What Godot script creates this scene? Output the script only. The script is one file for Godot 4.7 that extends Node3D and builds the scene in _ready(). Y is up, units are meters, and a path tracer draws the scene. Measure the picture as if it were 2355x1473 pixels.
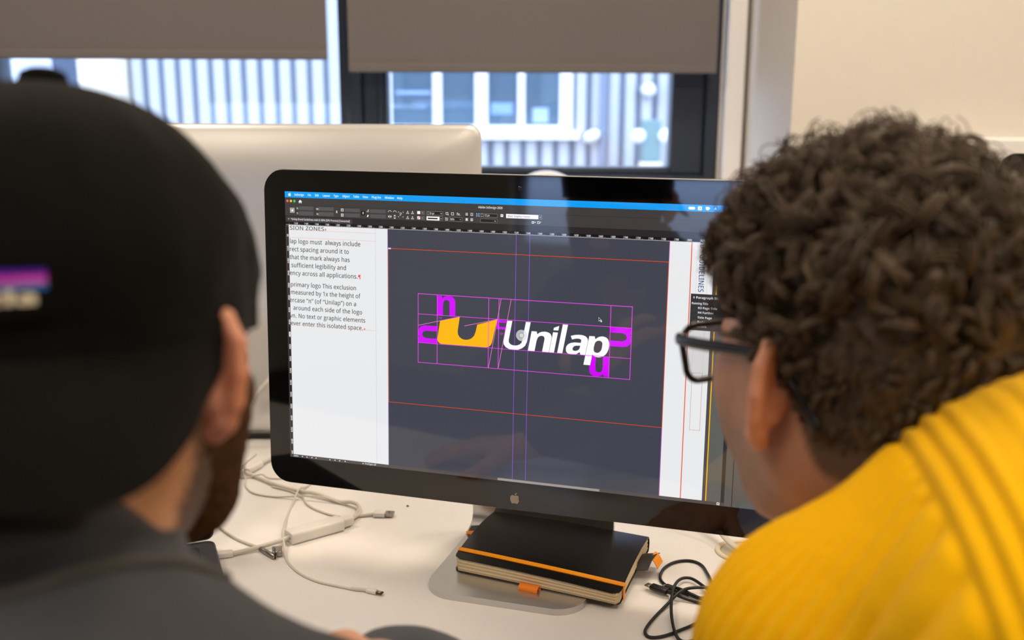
extends Node3D
# Two people at a white office desk, seen from behind, looking at a wide glossy display in front of a window.

const DESK := 0.73
const FLAT := Basis(Vector3(1, 0, 0), Vector3(0, 0, -1), Vector3(0, 1, 0))   # drawn in the plane, laid on a table
var rng := RandomNumberGenerator.new()
var noise := FastNoiseLite.new()
var used := {}
var mats := {}

# ------------------------------------------------------------------ naming and placing
func numbered(n: String) -> String:
	used[n] = used.get(n, -1) + 1
	return n if used[n] == 0 else "%s_%03d" % [n, used[n]]

func thing(called: String, label: String, category: String, at := Vector3.ZERO, basis_ := Basis.IDENTITY, group := "") -> Node3D:
	var o := Node3D.new()
	o.name = numbered(called)
	add_child(o)
	o.transform = Transform3D(basis_, at)
	o.set_meta("label", label)
	o.set_meta("category", category)
	if group != "":
		o.set_meta("group", group)
	return o

func part(called: String, mesh: Mesh, m: Material, parent: Node, at := Vector3.ZERO, basis_ := Basis.IDENTITY) -> MeshInstance3D:
	var o := MeshInstance3D.new()
	o.name = called
	o.mesh = mesh
	o.material_override = m
	o.transform = Transform3D(basis_, at)
	o.cast_shadow = GeometryInstance3D.SHADOW_CASTING_SETTING_ON
	parent.add_child(o, true)
	return o

func single(called: String, mesh: Mesh, m: Material, label: String, category: String, at := Vector3.ZERO, basis_ := Basis.IDENTITY, group := "") -> MeshInstance3D:
	var o := part(numbered(called), mesh, m, self, at, basis_)
	o.set_meta("label", label)
	o.set_meta("category", category)
	if group != "":
		o.set_meta("group", group)
	return o

func setting(called: String, label: String, category: String) -> Node3D:
	var o := thing(called, label, category)
	o.set_meta("kind", "structure")
	return o

func struct(called: String, mesh: Mesh, m: Material, label: String, category: String, at := Vector3.ZERO, basis_ := Basis.IDENTITY) -> MeshInstance3D:
	var o := single(called, mesh, m, label, category, at, basis_)
	o.set_meta("kind", "structure")
	return o

func mat(c: Color, rough := 0.6, metal := 0.0) -> StandardMaterial3D:
	var m := StandardMaterial3D.new()
	m.albedo_color = c
	m.roughness = rough
	m.metallic = metal
	return m

# ------------------------------------------------------------------ shapes
func tri(st: SurfaceTool, a: Vector3, b: Vector3, c: Vector3, out: Vector3) -> void:
	if (b - a).cross(c - a).dot(out) > 0.0:
		st.add_vertex(a); st.add_vertex(c); st.add_vertex(b)
	else:
		st.add_vertex(a); st.add_vertex(b); st.add_vertex(c)

func quad(st: SurfaceTool, a: Vector3, b: Vector3, c: Vector3, d: Vector3, out: Vector3) -> void:
	tri(st, a, b, c, out)
	tri(st, a, c, d, out)

func begin() -> SurfaceTool:
	var st := SurfaceTool.new()
	st.begin(Mesh.PRIMITIVE_TRIANGLES)
	return st

func done(st: SurfaceTool) -> ArrayMesh:
	st.generate_normals()
	return st.commit()

func rrect(w: float, h: float, r: float, n := 6) -> PackedVector2Array:
	var p := PackedVector2Array()
	for q in 4:
		var c := Vector2((w / 2 - r) * (1 if q in [0, 3] else -1), (h / 2 - r) * (1 if q < 2 else -1))
		for i in n + 1:
			var a := PI / 2 * (q + float(i) / n)
			p.append(c + Vector2(cos(a), sin(a)) * r)
	return p

func inset(p: PackedVector2Array, b: float) -> PackedVector2Array:
	var q := PackedVector2Array()
	var n := p.size()
	for i in n:
		var d1 := (p[i] - p[(i + n - 1) % n]).normalized()
		var d2 := (p[(i + 1) % n] - p[i]).normalized()
		var m := (d1 + d2).normalized()
		var nn := Vector2(-m.y, m.x)
		var k := maxf(0.5, nn.dot(Vector2(-d2.y, d2.x)))
		q.append(p[i] + nn * b / k)
	return q

# a counter-clockwise outline pushed from z0 to z1, with bevelled rims
func add_ext(st: SurfaceTool, p: PackedVector2Array, z0: float, z1: float, bevel := 0.0, bevel_back := -1.0) -> void:
	var b0 := bevel if bevel_back < 0 else bevel_back
	var n := p.size()
	var rings := []
	var zs := []
	if b0 > 0:
		rings.append(inset(p, b0)); zs.append(z0)
		rings.append(p); zs.append(z0 + b0)
	else:
		rings.append(p); zs.append(z0)
	if bevel > 0:
		rings.append(p); zs.append(z1 - bevel)
		rings.append(inset(p, bevel * 0.3)); zs.append(z1 - bevel * 0.3)
		rings.append(inset(p, bevel)); zs.append(z1)
	else:
		rings.append(p); zs.append(z1)
	for k in rings.size() - 1:
		st.set_smooth_group(1 if bevel > 0 else k + 1)
		for i in n:
			var j := (i + 1) % n
			var out := Vector3(p[j].y - p[i].y, p[i].x - p[j].x, 0)
			quad(st, V3(rings[k][i], zs[k]), V3(rings[k][j], zs[k]), V3(rings[k + 1][j], zs[k + 1]), V3(rings[k + 1][i], zs[k + 1]), out)
	st.set_smooth_group(-1)
	var last: int = rings.size() - 1
	for e in [0, last]:
		var r: PackedVector2Array = rings[e]
		var t := Geometry2D.triangulate_polygon(r)
		for i in t.size() / 3:
			tri(st, V3(r[t[i * 3]], zs[e]), V3(r[t[i * 3 + 1]], zs[e]), V3(r[t[i * 3 + 2]], zs[e]), Vector3(0, 0, -1 if e == 0 else 1))

func V3(v: Vector2, z: float) -> Vector3:
	return Vector3(v.x, v.y, z)

func ext(p: PackedVector2Array, z0: float, z1: float, bevel := 0.0, bevel_back := -1.0) -> ArrayMesh:
	var st := begin()
	add_ext(st, p, z0, z1, bevel, bevel_back)
	return done(st)

func add_box(st: SurfaceTool, lo: Vector3, hi: Vector3) -> void:
	st.set_smooth_group(-1)
	var c := []
	for i in 8:
		c.append(Vector3(hi.x if i & 1 else lo.x, hi.y if i & 2 else lo.y, hi.z if i & 4 else lo.z))
	quad(st, c[0], c[1], c[3], c[2], Vector3(0, 0, -1))
	quad(st, c[4], c[5], c[7], c[6], Vector3(0, 0, 1))
	quad(st, c[0], c[1], c[5], c[4], Vector3(0, -1, 0))
	quad(st, c[2], c[3], c[7], c[6], Vector3(0, 1, 0))
	quad(st, c[0], c[2], c[6], c[4], Vector3(-1, 0, 0))
	quad(st, c[1], c[3], c[7], c[5], Vector3(1, 0, 0))

func box(lo: Vector3, hi: Vector3, bevel := 0.0) -> ArrayMesh:
	if bevel > 0:
		var st := begin()
		var s := (hi - lo)
		var p := rrect(s.x, s.y, bevel * 1.2, 2)
		for i in p.size():
			p[i] += Vector2(lo.x + hi.x, lo.y + hi.y) / 2
		add_ext(st, p, lo.z, hi.z, bevel)
		return done(st)
	var st2 := begin()
	add_box(st2, lo, hi)
	return done(st2)

func smooth(pts: Array, steps := 6, closed := false) -> PackedVector3Array:
	var out := PackedVector3Array()
	var n := pts.size()
	for i in (n if closed else n - 1):
		var p0: Vector3 = pts[(i + n - 1) % n] if closed or i > 0 else pts[0] * 2.0 - pts[1]
		var p1: Vector3 = pts[i]
		var p2: Vector3 = pts[(i + 1) % n]
		var p3: Vector3 = pts[(i + 2) % n] if closed or i + 2 < n else p2 * 2.0 - p1
		for s in steps:
			out.append(p1.cubic_interpolate(p2, p0, p3, float(s) / steps))
	if not closed:
		out.append(pts[n - 1])
	return out

# a round bar along a path; radius is one number or one per point
func add_tube(st: SurfaceTool, pts: PackedVector3Array, radius, sides := 8, squash := Vector2.ONE, col = null) -> void:
	var n := pts.size()
	var up := Vector3.UP
	var d0 := (pts[1] - pts[0]).normalized()
	if absf(d0.dot(up)) > 0.9:
		up = Vector3.RIGHT
	var u := up.slide(d0).normalized()
	var rings := []
	for i in n:
		var d := (pts[mini(i + 1, n - 1)] - pts[maxi(i - 1, 0)]).normalized()
		u = u.slide(d).normalized()
		var v := d.cross(u)
		var r: float = radius if radius is float else radius[i]
		var ring := PackedVector3Array()
		for k in sides:
			var a := TAU * k / sides
			ring.append(pts[i] + (u * cos(a) * squash.x + v * sin(a) * squash.y) * r)
		rings.append(ring)
	if col != null:
		st.set_color(col)
	st.set_smooth_group(1)
	for i in n - 1:
		for k in sides:
			var l := (k + 1) % sides
			var mid: Vector3 = (rings[i][k] + rings[i][l]) / 2.0 - pts[i]
			quad(st, rings[i][k], rings[i][l], rings[i + 1][l], rings[i + 1][k], mid)
	st.set_smooth_group(-1)
	for k in sides - 2:
		tri(st, rings[0][0], rings[0][k + 1], rings[0][k + 2], pts[0] - pts[1])
		tri(st, rings[n - 1][0], rings[n - 1][k + 1], rings[n - 1][k + 2], pts[n - 1] - pts[n - 2])

func tube(pts: PackedVector3Array, radius, sides := 8, squash := Vector2.ONE) -> ArrayMesh:
	var st := begin()
	add_tube(st, pts, radius, sides, squash)
	return done(st)

func lathe(profile: Array, sides := 24) -> ArrayMesh:   # (radius, y) pairs from bottom to top
	var st := begin()
	st.set_smooth_group(1)
	for i in profile.size() - 1:
		var a: Vector2 = profile[i]
		var b: Vector2 = profile[i + 1]
		var nrm := Vector2(b.y - a.y, a.x - b.x)
		for k in sides:
			var t0 := TAU * k / sides
			var t1 := TAU * (k + 1) / sides
			var e0 := Vector3(cos(t0), 0, sin(t0))
			var e1 := Vector3(cos(t1), 0, sin(t1))
			var out := (e0 + e1) * nrm.x + Vector3(0, nrm.y * 2.0, 0)
			if a.x > 1e-6:
				tri(st, e0 * a.x + Vector3(0, a.y, 0), e1 * a.x + Vector3(0, a.y, 0), e0 * b.x + Vector3(0, b.y, 0), out)
			if b.x > 1e-6:
				tri(st, e1 * a.x + Vector3(0, a.y, 0), e1 * b.x + Vector3(0, b.y, 0), e0 * b.x + Vector3(0, b.y, 0), out)
	return done(st)

# a grid of points f(u, v), as one sheet with thickness
func sheet(f: Callable, nu: int, nv: int, thick: float, uv := false) -> ArrayMesh:
	var st := begin()
	st.set_smooth_group(1)
	var p := []
	var nn := []
	for i in nu + 1:
		for j in nv + 1:
			var u := float(i) / nu
			var v := float(j) / nv
			p.append(f.call(u, v))
			var e := 0.004
			var du: Vector3 = f.call(minf(u + e, 1), v) - f.call(maxf(u - e, 0), v)
			var dv: Vector3 = f.call(u, minf(v + e, 1)) - f.call(u, maxf(v - e, 0))
			nn.append(du.cross(dv).normalized())
	for side in 2:
		for i in nu:
			for j in nv:
				var q := [i * (nv + 1) + j, (i + 1) * (nv + 1) + j, (i + 1) * (nv + 1) + j + 1, i * (nv + 1) + j + 1]
				var off := thick * (0.5 if side == 0 else -0.5)
				var order := [0, 1, 2, 0, 2, 3]
				var pts := []
				for k in 4:
					pts.append(p[q[k]] + nn[q[k]] * off)
				if side == 0:
					order = [0, 2, 1, 0, 3, 2]
				for k in order:
					if uv:
						var idx: int = q[k]
						st.set_uv(Vector2(float(idx / (nv + 1)) / nu, float(idx % (nv + 1)) / nv))
					st.add_vertex(pts[k])
	st.set_smooth_group(-1)
	var rim := []
	for i in nu: rim.append([i * (nv + 1), (i + 1) * (nv + 1)]); rim.append([i * (nv + 1) + nv, (i + 1) * (nv + 1) + nv])
	for j in nv: rim.append([j, j + 1]); rim.append([nu * (nv + 1) + j, nu * (nv + 1) + j + 1])
	var mid: Vector3 = p[(nu / 2) * (nv + 1) + nv / 2]
	for r in rim:
		var a: int = r[0]
		var b: int = r[1]
		quad(st, p[a] + nn[a] * thick / 2, p[b] + nn[b] * thick / 2, p[b] - nn[b] * thick / 2, p[a] - nn[a] * thick / 2, p[a] - mid)
	return done(st)

# ------------------------------------------------------------------ rounded bodies from distance fields
func smin(a: float, b: float, k: float) -> float:
	var h := maxf(k - absf(a - b), 0.0) / k
	return minf(a, b) - h * h * k * 0.25

func smax(a: float, b: float, k: float) -> float:
	return -smin(-a, -b, k)

func cap(p: Vector3, a: Vector3, b: Vector3, ra: float, rb: float) -> float:
	var ab := b - a
	var h := clampf((p - a).dot(ab) / ab.length_squared(), 0.0, 1.0)
	return (p - a - ab * h).length() - lerpf(ra, rb, h)

func ell(p: Vector3, c: Vector3, r: Vector3) -> float:
	var q := p - c
	var k0 := (q / r).length()
	var k1 := (q / (r * r)).length()
	return k0 * (k0 - 1.0) / maxf(k1, 1e-6)

# bones: [a, b, ra, rb] capsules joined smoothly
func bones(p: Vector3, list: Array, k: float) -> float:
	var d := 1e3
	for b in list:
		d = smin(d, cap(p, b[0], b[1], b[2], b[3]), k)
	return d

class Cloud:
	var v := PackedVector3Array()
	var c := PackedColorArray()
	var t := PackedInt32Array()

func nets(into: Cloud, f: Callable, lo: Vector3, hi: Vector3, cell: float, paint = null, slack := 1.15) -> void:
	var size := (hi - lo) / cell
	var B := 6
	var nb := Vector3i(ceili(size.x / B), ceili(size.y / B), ceili(size.z / B))
	var nx := nb.x * B + 1
	var ny := nb.y * B + 1
	var nz := nb.z * B + 1
	var g := PackedFloat32Array()
	g.resize(nx * ny * nz)
	g.fill(1e6)
	var index := PackedInt32Array()
	index.resize(nx * ny * nz)
	index.fill(-1)
	var active := []
	var reach := cell * B * 0.87 * slack
	for bz in nb.z:
		for by in nb.y:
			for bx in nb.x:
				var c := lo + Vector3(bx + 0.5, by + 0.5, bz + 0.5) * B * cell
				if absf(f.call(c)) > reach:
					continue
				active.append(Vector3i(bx, by, bz))
				for k in B + 1:
					for j in B + 1:
						var row := ((bz * B + k) * ny + by * B + j) * nx + bx * B
						for i in B + 1:
							if g[row + i] > 1e5:
								g[row + i] = f.call(lo + Vector3(bx * B + i, by * B + j, bz * B + k) * cell)
	var sx := 1
	var sy := nx
	var sz := nx * ny
	var corner := [0, sx, sy, sx + sy, sz, sz + sx, sz + sy, sz + sx + sy]
	var edges := [[0, 1], [2, 3], [4, 5], [6, 7], [0, 2], [1, 3], [4, 6], [5, 7], [0, 4], [1, 5], [2, 6], [3, 7]]
	var start := into.v.size()
	var cells := PackedInt32Array()
	for b in active:
		for k in B:
			for j in B:
				var row: int = ((b.z * B + k) * ny + b.y * B + j) * nx + b.x * B
				for i in B:
					var at: int = row + i
					var inside := 0
					for q in corner:
						if g[at + q] < 0.0:
							inside += 1
					if inside == 0 or inside == 8:
						continue
					var sum := Vector3.ZERO
					var cnt := 0
					for e in edges:
						var va := g[at + corner[e[0]]]
						var vb := g[at + corner[e[1]]]
						if (va < 0.0) == (vb < 0.0):
							continue
						var t := va / (va - vb)
						var pa := Vector3(e[0] & 1, (e[0] >> 1) & 1, (e[0] >> 2) & 1)
						var pb := Vector3(e[1] & 1, (e[1] >> 1) & 1, (e[1] >> 2) & 1)
						sum += pa.lerp(pb, t)
						cnt += 1
					var pos := lo + (Vector3(b.x * B + i, b.y * B + j, b.z * B + k) + sum / cnt) * cell
					index[at] = into.v.size()
					into.v.append(pos)
					into.c.append(paint.call(pos) if paint != null else Color.WHITE)
					cells.append(at)
	for at in cells:
		for ax in 3:
			var s: int = [sx, sy, sz][ax]
			if (g[at] < 0.0) == (g[at + s] < 0.0) or g[at + s] > 1e5:
				continue
			var s1: int = [sy, sz, sx][ax]
			var s2: int = [sz, sx, sy][ax]
			if at - s1 - s2 < 0:
				continue
			var q := [index[at - s1 - s2], index[at - s2], index[at], index[at - s1]]
			if q.min() < start:
				continue
			if g[at] < 0.0:
				into.t.append_array(PackedInt32Array([q[0], q[2], q[1], q[0], q[3], q[2]]))
			else:
				into.t.append_array(PackedInt32Array([q[0], q[1], q[2], q[0], q[2], q[3]]))

# halve the edges of the triangles that lie in a region and pull the new points onto the surface
func refine(c: Cloud, where: Callable, f: Callable) -> void:
	var mids := {}
	var t := PackedInt32Array()
	var count := c.v.size()
	var inside := PackedByteArray()
	inside.resize(count)
	for i in count:
		inside[i] = 1 if where.call(c.v[i]) else 0
	for i in c.t.size() / 3:
		var k := [c.t[i * 3], c.t[i * 3 + 1], c.t[i * 3 + 2]]
		if inside[k[0]] + inside[k[1]] + inside[k[2]] < 3:
			t.append_array(PackedInt32Array(k))
			continue
		var m := []
		for e in 3:
			var a: int = mini(k[e], k[(e + 1) % 3])
			var b: int = maxi(k[e], k[(e + 1) % 3])
			var key := a * count + b
			if not mids.has(key):
				mids[key] = c.v.size()
				c.v.append((c.v[a] + c.v[b]) / 2.0)
				c.c.append(c.c[a].lerp(c.c[b], 0.5))
			m.append(mids[key])
		t.append_array(PackedInt32Array([k[0], m[0], m[2], m[0], k[1], m[1], m[2], m[1], k[2], m[0], m[1], m[2]]))
	c.t = t

func normals_of(c: Cloud) -> PackedVector3Array:
	var n := PackedVector3Array()
	n.resize(c.v.size())
	for i in c.t.size() / 3:
		var a := c.t[i * 3]
		var b := c.t[i * 3 + 1]
		var d := c.t[i * 3 + 2]
		var f := (c.v[d] - c.v[a]).cross(c.v[b] - c.v[a])
		n[a] += f
		n[b] += f
		n[d] += f
	for i in n.size():
		n[i] = n[i].normalized()
	return n

func cloud_mesh(c: Cloud, push = null) -> ArrayMesh:
	var n := normals_of(c)
	if push != null:
		for i in n.size():
			c.v[i] += n[i] * push.call(c.v[i])
		n = normals_of(c)
	var a := []
	a.resize(Mesh.ARRAY_MAX)
	a[Mesh.ARRAY_VERTEX] = c.v
	a[Mesh.ARRAY_NORMAL] = n
	a[Mesh.ARRAY_COLOR] = c.c
	a[Mesh.ARRAY_INDEX] = c.t
	var m := ArrayMesh.new()
	m.add_surface_from_arrays(Mesh.PRIMITIVE_TRIANGLES, a)
	return m

# ------------------------------------------------------------------ flat print: filled outlines and lettering on an image
var font_rid := {}

func fill(img: Image, contours: Array, col: Color) -> void:
	var lo := Vector2(1e9, 1e9)
	var hi := -lo
	for c in contours:
		for p in c:
			lo = lo.min(p)
			hi = hi.max(p)
	var x0 := clampi(floori(lo.x), 0, img.get_width())
	var x1 := clampi(ceili(hi.x) + 1, 0, img.get_width())
	var y0 := clampi(floori(lo.y), 0, img.get_height())
	var y1 := clampi(ceili(hi.y), 0, img.get_height())
	if x1 <= x0:
		return
	var cov := PackedFloat32Array()
	cov.resize(x1 - x0)
	for y in range(y0, y1):
		cov.fill(0.0)
		for s in 4:
			var yy := y + (s + 0.5) / 4.0
			var xs := []
			for c in contours:
				var n: int = c.size()
				var a: Vector2 = c[n - 1]
				for b: Vector2 in c:
					if (a.y <= yy) != (b.y <= yy):
						xs.append(a.x + (yy - a.y) / (b.y - a.y) * (b.x - a.x))
					a = b
			xs.sort()
			for i in xs.size() / 2:
				var l := clampf(xs[i * 2], x0, x1)
				var r := clampf(xs[i * 2 + 1], x0, x1)
				var li := int(l)
				var ri := int(r)
				if li == ri:
					if li < x1:
						cov[li - x0] += (r - l) * 0.25
				else:
					cov[li - x0] += (li + 1 - l) * 0.25
					for x in range(li + 1, ri):
						cov[x - x0] += 0.25
					if ri < x1:
						cov[ri - x0] += (r - ri) * 0.25
		for x in range(x0, x1):
			var a := minf(cov[x - x0], 1.0) * col.a
			if a > 0.003:
				img.set_pixel(x, y, img.get_pixel(x, y).lerp(Color(col, 1.0), a))

func rect(img: Image, x0: float, y0: float, x1: float, y1: float, col: Color) -> void:
	fill(img, [PackedVector2Array([Vector2(x0, y0), Vector2(x1, y0), Vector2(x1, y1), Vector2(x0, y1)])], col)

func frame(img: Image, x0: float, y0: float, x1: float, y1: float, w: float, col: Color) -> void:
	rect(img, x0, y0, x1, y0 + w, col)
	rect(img, x0, y1 - w, x1, y1, col)
	rect(img, x0, y0, x0 + w, y1, col)
	rect(img, x1 - w, y0, x1, y1, col)

func line(img: Image, a: Vector2, b: Vector2, w: float, col: Color) -> void:
	var n := (b - a).normalized().orthogonal() * w / 2
	fill(img, [PackedVector2Array([a + n, b + n, b - n, a - n])], col)

func disc(img: Image, c: Vector2, r: float, col: Color) -> void:
	var p := PackedVector2Array()
	for i in 28:
		p.append(c + Vector2.from_angle(TAU * i / 28) * r)
	fill(img, [p], col)

func font(bold: bool, serif := false) -> RID:
	var key := [bold, serif]
	if not font_rid.has(key):
		var f := SystemFont.new()
		f.font_names = PackedStringArray(["Droid Serif" if serif else "Droid Sans"])
		f.font_weight = 700 if bold else 400
		font_rid[key] = [f, f.get_rids()[0]]
	return font_rid[key][1]

# contours of a line of text, 100 units to the em, y down, from the origin of its baseline; [contours, advance]
func outline(s: String, bold: bool, serif := false) -> Array:
	var ts := TextServerManager.get_primary_interface()
	var rid := font(bold, serif)
	var sh := ts.create_shaped_text()
	ts.shaped_text_add_string(sh, s, [rid], 100)
	ts.shaped_text_shape(sh)
	var out := []
	var x := 0.0
	for g in ts.shaped_text_get_glyphs(sh):
		if g.index != 0:
			var d := ts.font_get_glyph_contours(g.font_rid, 100, g.index)
			if d.has("points"):
				var first := 0
				for last: int in d.contours:
					var flat := PackedVector2Array()
					var n := last - first + 1
					for i in n:
						var p: Vector3 = d.points[first + i]
						var nx: Vector3 = d.points[first + (i + 1) % n]
						var pv: Vector3 = d.points[first + (i + n - 1) % n]
						var at := Vector2(p.x, p.y)
						if p.z == 1:
							flat.append(at)
						else:
							var s0 := Vector2(pv.x, pv.y) if pv.z == 1 else (Vector2(pv.x, pv.y) + at) / 2
							var s1 := Vector2(nx.x, nx.y) if nx.z == 1 else (Vector2(nx.x, nx.y) + at) / 2
							if pv.z != 1:
								flat.append(s0)
							for q in [0.25, 0.5, 0.75]:
								flat.append(s0.lerp(at, q).lerp(at.lerp(s1, q), q))
					for i in flat.size():
						flat[i] += Vector2(x + g.offset.x, 0)
					out.append(flat)
					first = last + 1
		x += g.advance
	ts.free_rid(sh)
	return [out, x]

# baseline starts at pos; width > 0 stretches the line to that width; turn is the baseline's direction
func write(img: Image, s: String, pos: Vector2, size: float, col: Color, bold := false, width := 0.0, turn := 0.0, serif := false) -> void:
	var o := outline(s, bold, serif)
	var sx: float = size / 100.0 if width <= 0.0 else width / o[1]
	var t := Transform2D(turn, pos) * Transform2D(Vector2(sx, 0), Vector2(0, size / 100.0), Vector2.ZERO)
	var moved := []
	for c in o[0]:
		moved.append(t * (c as PackedVector2Array))
	if moved.is_empty():
		return
	fill(img, moved, col)

# one letter fitted into a box, leaning by shear
func letter(img: Image, ch: String, x0: float, x1: float, top: float, bottom: float, shear: float, base: float, col: Color) -> void:
	var o: Array = outline(ch, true)[0]
	var lo := Vector2(1e9, 1e9)
	var hi := -lo
	for c in o:
		for p in c:
			lo = lo.min(p)
			hi = hi.max(p)
	var moved := []
	for c in o:
		var q := PackedVector2Array()
		for p in c:
			var r := Vector2(lerpf(x0, x1, (p.x - lo.x) / (hi.x - lo.x)), lerpf(top, bottom, (p.y - lo.y) / (hi.y - lo.y)))
			q.append(r + Vector2((base - r.y) * shear, 0))
		moved.append(q)
	fill(img, moved, col)

func bezier(pts: Array) -> PackedVector2Array:   # cubic pieces: start, then (control, control, end) ...
	var out := PackedVector2Array()
	for k in (pts.size() - 1) / 3:
		for i in 8:
			out.append(pts[k * 3].bezier_interpolate(pts[k * 3 + 1], pts[k * 3 + 2], pts[k * 3 + 3], i / 8.0))
	return out

# the bitten fruit emblem, one unit high, y down, centred
func emblem() -> Array:
	var v := func(x, y): return Vector2(x, y)
	var body := bezier([v.call(0.0, -0.22), v.call(0.08, -0.22), v.call(0.14, -0.28), v.call(0.24, -0.27), v.call(0.30, -0.265), v.call(0.36, -0.24), v.call(0.395, -0.17),
		v.call(0.25, -0.09), v.call(0.25, 0.12), v.call(0.42, 0.19), v.call(0.38, 0.32), v.call(0.29, 0.49), v.call(0.20, 0.50), v.call(0.12, 0.50), v.call(0.09, 0.45), v.call(0.0, 0.45),
		v.call(-0.09, 0.45), v.call(-0.12, 0.50), v.call(-0.19, 0.50), v.call(-0.30, 0.49), v.call(-0.43, 0.22), v.call(-0.42, 0.04), v.call(-0.41, -0.16), v.call(-0.29, -0.27), v.call(-0.17, -0.27), v.call(-0.10, -0.27), v.call(-0.06, -0.22), v.call(0.0, -0.22)])
	var leaf := bezier([v.call(0.0, -0.27), v.call(-0.02, -0.38), v.call(0.08, -0.50), v.call(0.19, -0.51), v.call(0.20, -0.40), v.call(0.11, -0.28), v.call(0.0, -0.27)])
	return [body, leaf]

func emblem_at(img: Image, c: Vector2, h: float, col: Color) -> void:
	for piece in emblem():
		fill(img, [Transform2D(Vector2(h, 0), Vector2(0, h), c) * (piece as PackedVector2Array)], col)

func emblem_mesh(h: float, depth: float) -> ArrayMesh:
	var st := begin()
	for piece in emblem():
		var p := PackedVector2Array()
		for q: Vector2 in piece:
			p.append(Vector2(q.x, -q.y) * h)
		if Geometry2D.is_polygon_clockwise(p):
			p.reverse()
		add_ext(st, p, 0.0, depth)
	return done(st)

# what the wide display shows: 2048 x 1152 pixels
func screen_picture() -> Image:
	var im := Image.create(2048, 1152, false, Image.FORMAT_RGB8)
	var bar := Color8(61, 58, 57)
	var dark := Color8(40, 38, 39)
	var white := Color8(250, 250, 252)
	var page := Color8(63, 65, 76)
	var mag := Color8(240, 70, 245)
	var lit := Color8(235, 235, 235)
	im.fill(bar)
	im.fill_rect(Rect2i(0, 0, 2048, 25), Color8(10, 152, 235))
	im.fill_rect(Rect2i(0, 101, 2048, 26), dark)
	im.fill_rect(Rect2i(4, 105, 304, 21), bar)
	im.fill_rect(Rect2i(0, 126, 1862, 13), Color8(24, 22, 24))
	im.fill_rect(Rect2i(0, 56, 2048, 1), dark)
	# menu bar
	emblem_at(im, Vector2(22.3, 12.2), 15, white)
	for w in [["InDesign", 44, 90], ["File", 106, 122], ["Edit", 139, 158], ["Layout", 174, 208], ["Type", 225, 247], ["Object", 264, 297], ["Table", 313, 340], ["View", 355, 379], ["Plug-Ins", 395, 437], ["Window", 453, 494], ["Help", 507, 531]]:
		write(im, w[0], Vector2(w[1], 17.3), 13, white, true, w[2] - w[1])
	for i in 3:
		disc(im, Vector2(1682 + i * 7, 13.5), 5.5, white)
	im.fill_rect(Rect2i(1712, 6, 14, 14), white)
	write(im, "3", Vector2(1716, 17), 11, Color8(40, 120, 200), true)
	fill(im, [PackedVector2Array([Vector2(1740, 7), Vector2(1752, 7), Vector2(1757, 12), Vector2(1749, 20), Vector2(1741, 17)])], white)
	fill(im, [PackedVector2Array([Vector2(1770, 18), Vector2(1776, 6), Vector2(1782, 18), Vector2(1777, 15)])], white)
	# window buttons, house, title
	disc(im, Vector2(11.7, 39.7), 5.6, Color8(250, 95, 85))
	disc(im, Vector2(27.8, 39.7), 5.6, Color8(250, 188, 45))
	disc(im, Vector2(43.9, 39.7), 5.6, Color8(60, 205, 75))
	fill(im, [PackedVector2Array([Vector2(71, 33), Vector2(80, 42), Vector2(77, 42), Vector2(77, 48), Vector2(73, 48), Vector2(73, 43), Vector2(69, 43), Vector2(69, 48), Vector2(65, 48), Vector2(65, 42), Vector2(62, 42)])], white)
	write(im, "Adobe InDesign 2026", Vector2(853, 42), 12.5, lit, true, 101)
	# control strip
	for i in 3:
		for j in 3:
			frame(im, 23 + i * 7.2, 68 + j * 7, 29 + i * 7.2, 74 + j * 7, 1.4, lit)
	rect(im, 30, 75, 37, 82, white)
	var field := Color8(82, 82, 84)
	for f in [[65, 60, 131, 75], [65, 81, 131, 97], [155, 60, 224, 75], [155, 81, 224, 97], [274, 62, 342, 76], [274, 82, 342, 97], [388, 62, 457, 76], [388, 82, 457, 97]]:
		im.fill_rect(Rect2i(f[0], f[1], f[2] - f[0], f[3] - f[1]), field)
	for w in [["X:", 53, 73], ["Y:", 53, 94], ["W:", 144, 73], ["H:", 145, 94]]:
		write(im, w[0], Vector2(w[1], w[2]), 11, lit, true)
	write(im, "8", Vector2(234, 83), 14, lit, true)
	frame(im, 257, 63, 269, 75, 1.8, lit); rect(im, 259, 68, 267, 70, lit)
	frame(im, 257, 84, 269, 96, 1.8, lit); rect(im, 261, 86, 263, 94, lit); rect(im, 265, 86, 266, 94, lit)
	im.fill_rect(Rect2i(348, 70, 17, 17), Color8(15, 15, 18))
	write(im, "8", Vector2(353, 83), 13, lit, true)
	line(im, Vector2(373, 73), Vector2(381, 63), 1.6, lit); line(im, Vector2(373, 73), Vector2(382, 73), 1.6, lit); line(im, Vector2(381, 63), Vector2(382, 73), 1.4, lit)
	fill(im, [PackedVector2Array([Vector2(373, 94), Vector2(376, 85), Vector2(382, 85), Vector2(379, 94)])], lit)
	for k in 2:
		for i in 8:
			var a := PI + PI * 0.95 * i / 8.0 + (0.0 if k == 0 else 0.15)
			var c := Vector2(475 + 22 * k, 71)
			line(im, c + Vector2.from_angle(a) * 7, c + Vector2.from_angle(a + 0.38) * 7, 1.8, lit)
	fill(im, [PackedVector2Array([Vector2(468, 83), Vector2(473, 88), Vector2(468, 94)])], lit); frame(im, 474.4, 82, 475.8, 95, 1.2, lit); fill(im, [PackedVector2Array([Vector2(482, 83), Vector2(477, 88), Vector2(482, 94)])], lit)
	fill(im, [PackedVector2Array([Vector2(491, 82), Vector2(502, 82), Vector2(496.5, 87)])], lit); fill(im, [PackedVector2Array([Vector2(491, 96), Vector2(502, 96), Vector2(496.5, 91)])], lit); rect(im, 489, 88.4, 504, 89.6, lit)
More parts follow.
